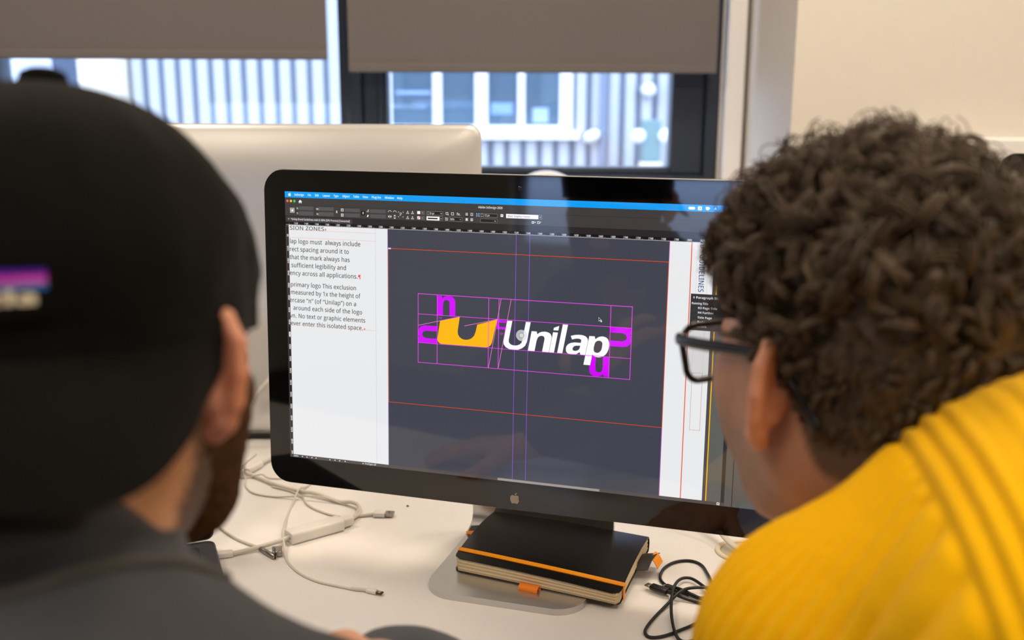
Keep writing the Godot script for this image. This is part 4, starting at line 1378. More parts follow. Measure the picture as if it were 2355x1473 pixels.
func small_things() -> void:
	var y := DESK
	# thin white charging lead with a small flat plug
	var t := thing("charging_cable", "thin white charging cable curving across the desk to a small flat plug", "cable")
	part("lead", tube(lead([[-0.29, -1.50], [-0.308, -1.4575], [-0.3143, -1.4266, 0.008], [-0.3156, -1.3839], [-0.3128, -1.3337], [-0.3045, -1.2778, 0.0075], [-0.2955, -1.24, 0.0085], [-0.288, -1.213, 0.004], [-0.279, -1.1937], [-0.2595, -1.1667], [-0.2351, -1.1463], [-0.2076, -1.1338], [-0.1845, -1.125], [-0.1704, -1.1216, 0.003]], 0.0015), 0.0015, 8), mats.cable, t)
	part("strain_relief", tube(lead([[-0.1905, -1.1270, 0.0022], [-0.1704, -1.1216, 0.003]], 0.002), 0.0021, 10), mats.cable, t)
	bar("plug", t, mats.white_plastic, Vector3(-0.1712, y + 0.003, -1.1219), Vector3(-0.1587, y + 0.003, -1.1166), 0.0078, 0.0052, 0.0022)
	bar("tip", t, mat(Color(0.30, 0.27, 0.24), 0.35, 0.6), Vector3(-0.1587, y + 0.003, -1.1166), Vector3(-0.1515, y + 0.003, -1.1136), 0.0066, 0.0018, 0.0008)
	bar("contacts", t, mat(Color(0.85, 0.72, 0.45), 0.3, 0.8), Vector3(-0.1570, y + 0.0039, -1.1159), Vector3(-0.1530, y + 0.0039, -1.1142), 0.0042, 0.0004, 0.0001)
	# white lead ending in a broad silver plug
	t = thing("data_cable", "thin white cable ending in a broad silver rectangular plug", "cable")
	part("lead", tube(lead([[-0.36, -1.455], [-0.33, -1.438], [-0.308, -1.4162], [-0.2941, -1.387], [-0.2762, -1.3666], [-0.2533, -1.3492], [-0.2325, -1.342], [-0.2095, -1.3447], [-0.1925, -1.3497, 0.003]], 0.0016), 0.0016, 8), mats.cable, t)
	part("strain_relief", tube(lead([[-0.2130, -1.3440, 0.0022], [-0.1925, -1.3497, 0.0032]], 0.002), 0.0022, 10), mats.cable, t)
	bar("plug", t, mats.white_plastic, Vector3(-0.1930, y + 0.0038, -1.3497), Vector3(-0.1768, y + 0.0038, -1.349), 0.0150, 0.0068, 0.0022)
	bar("shell", t, mats.steel, Vector3(-0.1768, y + 0.0038, -1.349), Vector3(-0.1648, y + 0.0038, -1.3476), 0.0122, 0.0046, 0.0005)
	for s in [-0.0026, 0.0026]:
		part("slot", box(Vector3(-0.001, 0, -0.001), Vector3(0.001, 0.0002, 0.001)), mats.black_plastic, t, Vector3(-0.1712, y + 0.00605, -1.3486 + s))
	# adapter block with a thick lead looping behind it
	t = thing("network_adapter", "white rectangular adapter block with thick looped lead on the desk", "adapter")
	var a := Vector3(-0.2935, y + 0.0082, -1.2595)
	var b := Vector3(-0.2330, y + 0.0082, -1.3065)
	bar("body", t, mats.white_plastic, a, b, 0.0250, 0.0162, 0.0045)
	bar("socket_end", t, mats.white_plastic, b, Vector3(-0.2220, y + 0.0075, -1.3205), 0.0165, 0.0125, 0.003)
	for s in [-0.005, 0.005]:
		part("rivet", lathe([Vector2(0, 0), Vector2(0.0014, 0), Vector2(0.0012, 0.0005), Vector2(0, 0.0006)], 12), mats.steel, t, a + along(a, b).x * s, Basis(along(a, b).x, -along(a, b).z, along(a, b).y))
	part("lead", tube(lead([[-0.2220, -1.3205, 0.0075], [-0.2165, -1.338, 0.005], [-0.2140, -1.352], [-0.2180, -1.372, 0.006], [-0.229, -1.3825, 0.007], [-0.2512, -1.3954], [-0.2855, -1.4164, 0.006], [-0.3202, -1.4353, 0.0035], [-0.357, -1.4604], [-0.3894, -1.4893], [-0.4130, -1.508, 0.004]], 0.0029), 0.0029, 10), mats.cable, t)
	part("tail_lead", tube(lead([[-0.2930, -1.2600, 0.008], [-0.3004, -1.2513, 0.0075], [-0.3273, -1.234, 0.0052], [-0.3572, -1.217, 0.004], [-0.378, -1.2105, 0.004]], 0.003), 0.0031, 10), mats.cable, t)
	bar("tail_plug", t, mats.white_plastic, Vector3(-0.3560, y + 0.0045, -1.2176), Vector3(-0.3800, y + 0.0045, -1.2100), 0.010, 0.0085, 0.003)
	bar("far_plug", t, mats.white_plastic, Vector3(-0.4130, y + 0.0052, -1.5110), Vector3(-0.4000, y + 0.0052, -1.5450), 0.013, 0.0098, 0.0035)
	part("far_lead", tube(lead([[-0.4005, -1.5440, 0.0048], [-0.3904, -1.5675, 0.004], [-0.36, -1.62, 0.0032], [-0.30, -1.66, 0.003]], 0.003), 0.0028, 10), mats.cable, t)
	# thinner loops running behind it
	t = thing("looped_cable", "thin white cable lying in a wide loop behind the adapter block", "cable")
	part("lead", tube(lead([[-0.2220, -1.3330], [-0.2160, -1.350, 0.0075], [-0.2215, -1.372, 0.0015], [-0.2399, -1.3873], [-0.2724, -1.4001, 0.0072], [-0.3044, -1.4077, 0.006], [-0.3469, -1.4153], [-0.3809, -1.4286], [-0.4000, -1.4560], [-0.408, -1.485, 0.0016], [-0.4228, -1.5185, 0.0018], [-0.43, -1.54], [-0.42, -1.60]], 0.0014), 0.0014, 8), mats.cable, t)
	part("side_lead", tube(lead([[-0.30, -1.4905], [-0.3682, -1.49, 0.0015], [-0.385, -1.4912, 0.0075], [-0.4075, -1.4926, 0.002], [-0.4394, -1.491], [-0.50, -1.47]], 0.0013), 0.0013, 8), mats.cable, t)
	t = thing("angled_cable", "thin white cable slanting from the tangle towards the laptop", "cable")
	part("lead", tube(lead([[-0.4170, -1.5180, 0.0105], [-0.4260, -1.500, 0.008], [-0.4338, -1.4705, 0.0015], [-0.4348, -1.4364], [-0.445, -1.38], [-0.47, -1.33]], 0.0014), 0.0014, 8), mats.cable, t)
	# magnetic power plug
	t = thing("power_cable", "white power cable with small silver angled plug in front of the adapter", "cable")
	part("lead", tube(lead([[-0.43, -1.37], [-0.4102, -1.3279], [-0.3896, -1.2951], [-0.363, -1.2661], [-0.3390, -1.2475, 0.0022], [-0.3275, -1.2395, 0.003]], 0.0018), 0.0019, 8), mats.cable, t)
	bar("arm", t, mats.steel, Vector3(-0.3250, y + 0.0036, -1.2345), Vector3(-0.3005, y + 0.0036, -1.2085), 0.0066, 0.0062, 0.003)
	bar("head", t, mats.steel, Vector3(-0.3070, y + 0.0042, -1.2225), Vector3(-0.2945, y + 0.0042, -1.2255), 0.0185, 0.0074, 0.0012)
	bar("magnet_face", t, mats.black_plastic, Vector3(-0.3030, y + 0.0042, -1.2170), Vector3(-0.3010, y + 0.0042, -1.2175), 0.0190, 0.0078, 0.001)
	# black lead in loops
	var bc := mat(Color(0.028, 0.030, 0.036), 0.4)
	t = thing("black_usb_cable", "black cable coiled loosely at the right of the notebook", "cable")
	part("lead", tube(lead([[0.1967, -1.1224, 0.0035], [0.2081, -1.1169, 0.003], [0.2200, -1.1075], [0.236, -1.097], [0.262, -1.083], [0.285, -1.11], [0.272, -1.16], [0.2446, -1.1155, 0.0060], [0.2427, -1.1615, 0.003], [0.2395, -1.1941], [0.2268, -1.2066], [0.2074, -1.2022], [0.1918, -1.1854], [0.1838, -1.165], [0.183, -1.1492], [0.190, -1.134], [0.1985, -1.1195, 0.0078], [0.212, -1.109, 0.006], [0.2235, -1.1055, 0.0026], [0.2329, -1.1085, 0.004], [0.2345, -1.1180, 0.005], [0.2299, -1.1319, 0.005], [0.219, -1.1512, 0.005], [0.2058, -1.1471, 0.006], [0.1936, -1.1202, 0.0095], [0.1841, -1.0802, 0.0085], [0.1795, -1.0394, 0.0065], [0.1812, -1.0137, 0.003], [0.1898, -1.0076], [0.2037, -1.0139], [0.2126, -1.0187, 0.003], [0.225, -1.03], [0.2150, -1.0488, 0.003], [0.1947, -1.0356, 0.003], [0.1678, -1.0194, 0.002], [0.1514, -1.0168], [0.1477, -1.0288], [0.1576, -1.0517], [0.1792, -1.0861, 0.003], [0.1994, -1.106, 0.011], [0.2184, -1.1153, 0.0110], [0.2411, -1.1155, 0.0100], [0.262, -1.118, 0.006], [0.30, -1.12]], 0.002), 0.0019, 8), bc, t)
	for q in [[Vector3(0.1676, y + 0.0062, -1.1278), Vector3(0.1850, y + 0.0066, -1.1135), Vector3(0.1621, y + 0.0062, -1.1334)], [Vector3(0.1850, y + 0.0040, -1.1310), Vector3(0.2000, y + 0.0036, -1.1205), Vector3(0.1815, y + 0.0040, -1.1334)]]:
		bar("plug", t, bc, q[0], q[1], 0.0105, 0.0062, 0.0025)
		bar("tip", t, mats.steel, q[2], q[0], 0.0082, 0.0026, 0.0012)
		var e: Vector3 = q[1] + (q[1] - q[0]).normalized() * 0.012
		part("strain_relief", tube(PackedVector3Array([q[1], e]), 0.0026, 8), bc, t)
	part("plug_lead", tube(lead([[0.1935, -1.1065, 0.0062], [0.205, -1.1015, 0.0035], [0.222, -1.0935], [0.25, -1.075], [0.29, -1.05]], 0.002), 0.0019, 8), bc, t)
	# desk port with a white lead going in
	t = thing("cable_port", "round cream cable port in the desk, behind the yellow shoulder", "cable port", Vector3(0.2990, y, -1.2370))
	part("ring", lathe([Vector2(0.026, 0.0), Vector2(0.034, 0.0), Vector2(0.0335, 0.002), Vector2(0.031, 0.003), Vector2(0.027, 0.0025), Vector2(0.026, 0.0)], 32), mat(Color(0.86, 0.82, 0.72), 0.45), t)
	part("lid", lathe([Vector2(0, 0.0008), Vector2(0.026, 0.0008), Vector2(0.026, 0.0014), Vector2(0, 0.0016)], 32), mat(Color(0.84, 0.80, 0.70), 0.45), t)
	part("opening", lathe([Vector2(0, 0.0016), Vector2(0.008, 0.0016), Vector2(0.008, 0.0019), Vector2(0, 0.0019)], 20), mats.black_plastic, t, Vector3(0.012, 0, 0.012))
	t = thing("display_cable", "white flat cable dropping from the wide display into the desk port", "cable")
	part("lead", tube(smooth([Vector3(0.25, 0.86, -1.36), Vector3(0.262, 0.80, -1.325), Vector3(0.2738, 0.752, -1.275), Vector3(0.2891, 0.7395, -1.232), Vector3(0.3085, 0.7345, -1.2245), Vector3(0.311, 0.7325, -1.2245)], 6), 0.0042, 10, Vector2(0.6, 1.2)), mats.cable, t)
	single("crumb", tube(PackedVector3Array([Vector3(0, 0, 0), Vector3(0.0008, 0.0012, 0.0004), Vector3(0.0020, 0.0009, 0.0010), Vector3(0.0026, 0, 0.0012)]), 0.0009, 5), mats.black_plastic, "tiny dark crumb on the desk near the silver plug", "crumb", Vector3(-0.1501, DESK + 0.0006, -1.3841))


# ------------------------------------------------------------------ people
func head_sdf(p: Vector3) -> float:
	# face looks along -z, x to the wearer's right
	var q := Vector3(absf(p.x), p.y, p.z)
	var d := ell(p, Vector3(0, 0.028, 0.012), Vector3(0.075, 0.094, 0.096))
	d = smin(d, ell(p, Vector3(0, -0.035, -0.028), Vector3(0.061, 0.080, 0.066)), 0.04)
	d = smin(d, cap(q, Vector3(0.05, -0.05, 0.005), Vector3(0.012, -0.1, -0.068), 0.020, 0.017), 0.03)
	d = smin(d, cap(q, Vector3(0.046, -0.012, -0.055), Vector3(0.03, -0.045, -0.07), 0.018, 0.018), 0.025)
	d = smin(d, cap(q, Vector3(0, 0.022, -0.084), Vector3(0.035, 0.02, -0.078), 0.012, 0.012), 0.015)
	d = smax(d, 0.014 - (q - Vector3(0.032, 0.002, -0.092)).length(), 0.01)
	d = smin(d, cap(p, Vector3(0, 0.008, -0.092), Vector3(0, -0.03, -0.113), 0.008, 0.012), 0.012)
	d = smin(d, (q - Vector3(0.009, -0.034, -0.102)).length() - 0.007, 0.008)
	d = smin(d, cap(q, Vector3(0, -0.058, -0.094), Vector3(0.018, -0.06, -0.086), 0.007, 0.005), 0.008)
	d = smin(d, cap(q, Vector3(0, -0.067, -0.093), Vector3(0.015, -0.066, -0.086), 0.007, 0.005), 0.006)
	return minf(d, (q - Vector3(0.031, 0.002, -0.0775)).length() - 0.0125)

var ear_rim := [Vector2(-0.004, 0.006), Vector2(-0.003, 0.022), Vector2(0.006, 0.032), Vector2(0.019, 0.031), Vector2(0.027, 0.019), Vector2(0.027, 0.002), Vector2(0.022, -0.014), Vector2(0.014, -0.025)]
func ear_sdf(p: Vector3) -> float:   # u to the back and outwards, v up, w across the ear
	var d := 1e3
	for i in ear_rim.size() - 1:
		d = smin(d, cap(p, V3(ear_rim[i], 0.001), V3(ear_rim[i + 1], 0.001), 0.0042, 0.0042), 0.002)
	d = smin(d, cap(p, Vector3(0.012, -0.026, 0), Vector3(0.004, -0.033, 0), 0.0062, 0.0062), 0.006)
	d = smin(d, ell(p, Vector3(0.010, 0.0, -0.001), Vector3(0.017, 0.032, 0.0036)), 0.004)
	d = smin(d, cap(p, Vector3(0.012, 0.020, 0.002), Vector3(0.016, -0.012, 0.002), 0.003, 0.0035), 0.003)
	return smin(d, cap(p, Vector3(0.004, 0.0, -0.004), Vector3(0.008, -0.012, -0.004), 0.010, 0.008), 0.006)

func add_ears(c: Cloud, head: Transform3D, paint: Callable, flare := 0.48, size := 1.0, shift := Vector3.ZERO, lean := 0.02) -> void:
	for s in [-1.0, 1.0]:
		var out := Vector3(flare * s, 0.0, sqrt(1.0 - flare * flare))
		var up := Vector3(lean * s, 0.97, 0.24).slide(out)
		var w := out.cross(up).normalized()
		if w.x * s < 0: w = -w
		var f := head * Transform3D(Basis(out.normalized(), up.normalized(), w) * Basis.from_scale(Vector3.ONE * size), Vector3((0.0735 + shift.x) * s, -0.004 + shift.y, 0.012 + shift.z))
		var local := Cloud.new()
		nets(local, ear_sdf, Vector3(-0.02, -0.046, -0.022), Vector3(0.04, 0.046, 0.016), 0.0024)
		var base := c.v.size()
		var flip := f.basis.determinant() < 0
		for v in local.v:
			c.v.append(f * v)
			c.c.append(paint.call(f * v))
		for i in local.t.size() / 3:
			for k in ([0, 2, 1] if flip else [0, 1, 2]):
				c.t.append(local.t[i * 3 + k] + base)

# palm and five jointed fingers closing by curl; across points to the little finger
func hand_bones(wrist: Vector3, dir: Vector3, palm: Vector3, across: Vector3, curl: float) -> Array:
	var list := []
	var spread := [-0.030, -0.010, 0.010, 0.028]
	var long := [0.072, 0.080, 0.074, 0.058]
	for i in 4:
		var k: Vector3 = wrist + dir * (0.088 - absf(i - 1.2) * 0.004) + across * spread[i]
		list.append([wrist + across * spread[i] * 0.5, k, 0.017, 0.0125])
		var a := k
		var ang := curl * 0.35
		for j in 3:
			var seg: float = long[i] * [0.45, 0.31, 0.24][j]
			var dd := dir * cos(ang) + palm * sin(ang) + across * (i - 1.5) * 0.03
			var b := a + dd.normalized() * seg
			list.append([a, b, 0.0098 - j * 0.0008, 0.0092 - j * 0.0008])
			a = b
			ang += curl * 0.6
	var t0 := wrist + dir * 0.022 - across * 0.026 + palm * 0.006
	var t1 := t0 + (dir * 0.6 - across * 0.7 + palm * 0.35).normalized() * 0.040
	var t2 := t1 + (dir * 0.85 - across * 0.3 + palm * 0.4).normalized() * 0.030
	list.append([t0, t1, 0.0145, 0.0112])
	list.append([t1, t2, 0.0108, 0.0096])
	list.append([t2, t2 + (dir + palm * 0.35).normalized() * 0.018, 0.0098, 0.0085])
	return list

func around(list: Array, pad: float) -> Array:
	var lo := Vector3.ONE * 1e3
	var hi := -lo
	for b in list:
		for k in 2:
			lo = lo.min(b[k] - Vector3.ONE * (b[2 + k] + pad))
			hi = hi.max(b[k] + Vector3.ONE * (b[2 + k] + pad))
	return [lo, hi]

func add_bones(c: Cloud, list: Array, k: float, cell: float, paint = null) -> void:
	var r := around(list, 0.02)
	nets(c, func(p): return bones(p, list, k), r[0], r[1], cell, paint)

func skin_material() -> StandardMaterial3D:
	var m := mat(Color.WHITE, 0.5)
	m.vertex_color_use_as_albedo = true
	m.subsurf_scatter_enabled = true
	m.subsurf_scatter_strength = 0.18
	return m

func cloth(c: Color, c2: Color, freq: float, scale: float, sheen: float) -> StandardMaterial3D:
	var m := noisy(c, c2, freq, 0.95, 0.0, scale, 21)
	m.rim_enabled = true
	m.rim = sheen
	m.rim_tint = 0.7
	return m

func surface_y(f: Callable, x: float, z: float, from: float) -> float:
	var y := from
	for i in 80:
		var d: float = f.call(Vector3(x, y, z))
		if d < 0.0004:
			break
		y -= maxf(d * 0.8, 0.0003)
	return y

func seated_legs(hip: Vector3, m: Material, t: Node3D) -> void:
	var c := Cloud.new()
	var list := []
	for s in [-1.0, 1.0]:
		var knee := hip + Vector3(0.11 * s, 0.0, -0.43)
		list.append([hip + Vector3(0.08 * s, 0.02, 0.02), knee, 0.095, 0.065])
		list.append([knee, Vector3(knee.x, 0.09, knee.z + 0.06), 0.062, 0.045])
	list.append([hip + Vector3(-0.08, 0.06, 0), hip + Vector3(0.08, 0.06, 0), 0.12, 0.12])
	add_bones(c, list, 0.05, 0.016)
	part("trousers", cloud_mesh(c), m, t)

func shoe(at: Vector3, m: Material, t: Node3D) -> void:
	var c := Cloud.new()
	add_bones(c, [[at + Vector3(0, 0.045, 0.03), at + Vector3(0, 0.04, -0.05), 0.042, 0.04], [at + Vector3(0, 0.04, -0.05), at + Vector3(0, 0.034, -0.14), 0.04, 0.034]], 0.03, 0.012)
	part("shoe", cloud_mesh(c), m, t)

func people() -> void:
	person_in_cap()
	person_in_yellow()

func person_in_cap() -> void:
	var head := Transform3D(Basis(Vector3.UP, deg_to_rad(-9)) * Basis(Vector3.RIGHT, deg_to_rad(-8)), Vector3(-0.222, 1.186, -0.494))
	var inv := head.affine_inverse()
	var t := thing("person", "person in black backwards cap and dark grey jacket, seated with folded arms", "person")
	var skin := Color(0.62, 0.33, 0.20)
	var hair := Color(0.082, 0.041, 0.019)
	var n2 := FastNoiseLite.new()
	n2.frequency = 180.0
	var paint := func(w: Vector3) -> Color:
		var p := inv * w
		var c := skin * (0.94 + 0.10 * noise.get_noise_3dv(w * 40.0))
		# beard: jaw and cheek in front of the ear; short hair at the back
		var b := smoothstep(-0.012, -0.034, p.y + 0.25 * (p.z + 0.01) + 0.010 * n2.get_noise_3dv(w)) * smoothstep(0.024, 0.006, p.z + 0.15 * (p.y + 0.06) + 0.008 * n2.get_noise_3dv(w)) * smoothstep(-0.145, -0.12, p.y)
		var lips := smoothstep(0.022, 0.016, Vector2(p.x, (p.y + 0.063) * 1.6).length()) * smoothstep(-0.086, -0.09, p.z)
		c = c.lerp(hair, clampf(b * (1.05 + 0.25 * n2.get_noise_3dv(w * 2.0)), 0, 1) * (1.0 - lips))
		var up_hair := smoothstep(0.012, 0.03, p.y)
		c = c.lerp(hair, up_hair)
		var e := (Vector3(absf(p.x), p.y, p.z) - Vector3(0.031, 0.002, -0.0775)).length()
		if e < 0.0132 and p.z < -0.079:
			c = Color(0.75, 0.72, 0.70) if Vector2(absf(p.x) - 0.031, p.y - 0.002).length() > 0.0055 else Color(0.03, 0.02, 0.015)
		c.a = 1.0
		return c
	var neck := [[Vector3(-0.2195, 1.15, -0.475), Vector3(-0.217, 1.045, -0.425), 0.057, 0.062], [Vector3(-0.217, 1.045, -0.425), Vector3(-0.218, 0.95, -0.38), 0.062, 0.09]]
	var c := Cloud.new()
	var beard := func(p: Vector3) -> float: return cap(Vector3(absf(p.x), p.y, p.z), Vector3(0.060, -0.026, -0.020), Vector3(0.036, -0.086, -0.058), 0.027, 0.027)
	nets(c, func(w): return smin(smin(head_sdf(inv * w), beard.call(inv * w), 0.015), bones(w, neck, 0.03), 0.025), Vector3(-0.34, 0.92, -0.63), Vector3(-0.10, 1.31, -0.32), 0.0042, paint)
	add_ears(c, head, func(w): return Color(0.70, 0.31, 0.19), 0.90, 0.88, Vector3(0.0085, -0.006, 0.004), 0.28)
	# left hand laid over the right upper arm
	var wrist := Vector3(-0.172, 0.918, -0.620)
	var fdir := Vector3(0.85, 0.20, 0.30).normalized()
	var pn := Vector3(-0.2, -0.3, 0.93).slide(fdir).normalized()
	var hb := hand_bones(wrist, fdir, pn, fdir.cross(pn), 0.75)
	hb.append([wrist - fdir * 0.05, wrist, 0.026, 0.022])
	add_bones(c, hb, 0.010, 0.0035, func(w): return skin)
	# right hand tucked on the desk
	var rw := Vector3(-0.255, 0.775, -0.735)
	var hr := hand_bones(rw, Vector3(-0.9, -0.12, -0.3).normalized(), Vector3(0, -1, 0), Vector3(-0.3, 0, 0.9).normalized(), 0.25)
	hr.append([Vector3(-0.21, 0.79, -0.71), rw, 0.027, 0.022])
	add_bones(c, hr, 0.010, 0.005, func(w): return skin)
	part("body", cloud_mesh(c), skin_material(), t)
	var bc := Cloud.new()
	var bf := func(w: Vector3) -> float:
		var p: Vector3 = inv * w
		var d := smin(head_sdf(p), beard.call(p), 0.015) - 0.0016 - 0.0022 * n2.get_noise_3dv(w)
		d = smax(d, (p.y + 0.25 * (p.z + 0.01) + 0.010) * 0.9, 0.006)
		d = smax(d, (p.z + 0.15 * (p.y + 0.06) - 0.014) * 0.9, 0.006)
		return smax(d, 0.021 - Vector2(p.x, (p.y + 0.063) * 1.5).length() if p.z < -0.05 else -0.02, 0.005)
	nets(bc, bf, Vector3(-0.34, 1.03, -0.63), Vector3(-0.10, 1.20, -0.45), 0.0032, func(w): return hair * (1.0 + 0.5 * n2.get_noise_3dv(w * 1.7)), 1.5)
	part("beard", cloud_mesh(bc), beard_material(), t)
	# jacket
	var list := [
		[Vector3(-0.225, 0.60, -0.16), Vector3(-0.22, 0.90, -0.30), 0.145, 0.150],
		[Vector3(-0.20, 1.078, -0.405), Vector3(-0.085, 0.985, -0.435), 0.047, 0.055],
		[Vector3(-0.235, 1.078, -0.405), Vector3(-0.355, 0.98, -0.41), 0.047, 0.055],
		[Vector3(-0.217, 1.055, -0.365), Vector3(-0.217, 1.085, -0.40), 0.062, 0.058],
		[Vector3(-0.085, 0.970, -0.435), Vector3(-0.072, 0.893, -0.610), 0.056, 0.054],
		[Vector3(-0.072, 0.893, -0.610), Vector3(-0.068, 0.868, -0.650), 0.054, 0.050],
		[Vector3(-0.068, 0.868, -0.650), Vector3(-0.225, 0.795, -0.715), 0.048, 0.036],
		[Vector3(-0.36, 0.98, -0.41), Vector3(-0.425, 0.84, -0.57), 0.056, 0.051],
		[Vector3(-0.425, 0.84, -0.57), Vector3(-0.198, 0.908, -0.628), 0.048, 0.034]]
	var jf := func(p: Vector3) -> float:
		var d := bones(p, list, 0.045)
		d = smin(d, ell(p, Vector3(-0.219, 0.955, -0.355), Vector3(0.165, 0.165, 0.112)), 0.05)
		return d + 0.0035 * noise.get_noise_3dv(p * 9.0) + 0.0012 * noise.get_noise_3dv(p * 30.0)
	var jc := Cloud.new()
	nets(jc, jf, Vector3(-0.50, 0.44, -0.78), Vector3(0.0, 1.17, 0.0), 0.0065, null, 1.4)
	var denim := cloth(Color(0.185, 0.20, 0.225), Color(0.235, 0.25, 0.28), 0.35, 9.0, 0.2)
	var jacket := part("jacket", cloud_mesh(jc), denim, t)
	# standing collar
	var collar := func(u: float, v: float) -> Vector3:
		var a := TAU * (u * 0.90 + 0.05)            # open at the throat
		var back := -cos(a)                          # 1 behind, -1 at the throat
		var r := 0.066 + 0.012 * (1.0 - v)
		var h := lerpf(1.062 + 0.035 * back, 1.116 + 0.030 * back, v)
		return Vector3(-0.2175 + sin(a) * r, h, -0.425 + back * (r + 0.004) + 0.006 * (1.0 - v))
	part("collar", sheet(collar, 48, 6, 0.004), denim, jacket)
	var seam := []
	for q in [[-0.335, -0.385], [-0.30, -0.345], [-0.26, -0.332], [-0.22, -0.332], [-0.185, -0.340], [-0.16, -0.365], [-0.142, -0.40], [-0.130, -0.435]]:
		seam.append(Vector3(q[0], surface_y(jf, q[0], q[1], 1.2) + 0.0008, q[1]))
	part("yoke_seam", tube(smooth(seam, 8), 0.0022, 6), cloth(Color(0.23, 0.23, 0.23), Color(0.30, 0.30, 0.29), 0.4, 20.0, 0.2), jacket)
	seated_legs(Vector3(-0.225, 0.545, -0.13), cloth(Color(0.10, 0.11, 0.15), Color(0.14, 0.15, 0.19), 0.3, 8.0, 0.2), t)
	for s in [-1.0, 1.0]:
		shoe(Vector3(-0.225 + 0.11 * s, 0.0, -0.50), mat(Color(0.08, 0.08, 0.08), 0.6), t)
	office_chair(Vector3(-0.225, 0, -0.12), "grey office stool under the person in the cap")
	baseball_cap(Transform3D(Basis(Vector3.UP, deg_to_rad(2)) * Basis(Vector3.RIGHT, deg_to_rad(-8)), Vector3(-0.224, 1.186, -0.492)))

func office_chair(at: Vector3, label: String) -> void:
	var t := thing("office_stool", label, "stool", at, Basis.IDENTITY, "office stools")
	part("seat", lathe([Vector2(0, 0.40), Vector2(0.17, 0.40), Vector2(0.195, 0.415), Vector2(0.195, 0.435), Vector2(0.17, 0.448), Vector2(0, 0.45)], 32), mat(Color(0.2, 0.2, 0.21), 0.9), t)
	part("post", tube(PackedVector3Array([Vector3(0, 0.08, 0), Vector3(0, 0.41, 0)]), 0.025, 14), mats.steel, t)
	for i in 5:
		var d := Vector3(cos(TAU * i / 5), 0, sin(TAU * i / 5))
		var l := part("leg", tube(PackedVector3Array([Vector3(0, 0.09, 0), d * 0.25 + Vector3(0, 0.062, 0)]), PackedFloat32Array([0.02, 0.014]), 8), mats.black_plastic, t)
		part("castor", lathe([Vector2(0, -0.02), Vector2(0.028, -0.02), Vector2(0.03, 0), Vector2(0.028, 0.02), Vector2(0, 0.02)], 14), mats.black_plastic, l, d * 0.25 + Vector3(0, 0.03, 0), Basis(Vector3(d.z, 0, -d.x), PI / 2) * Basis.IDENTITY)

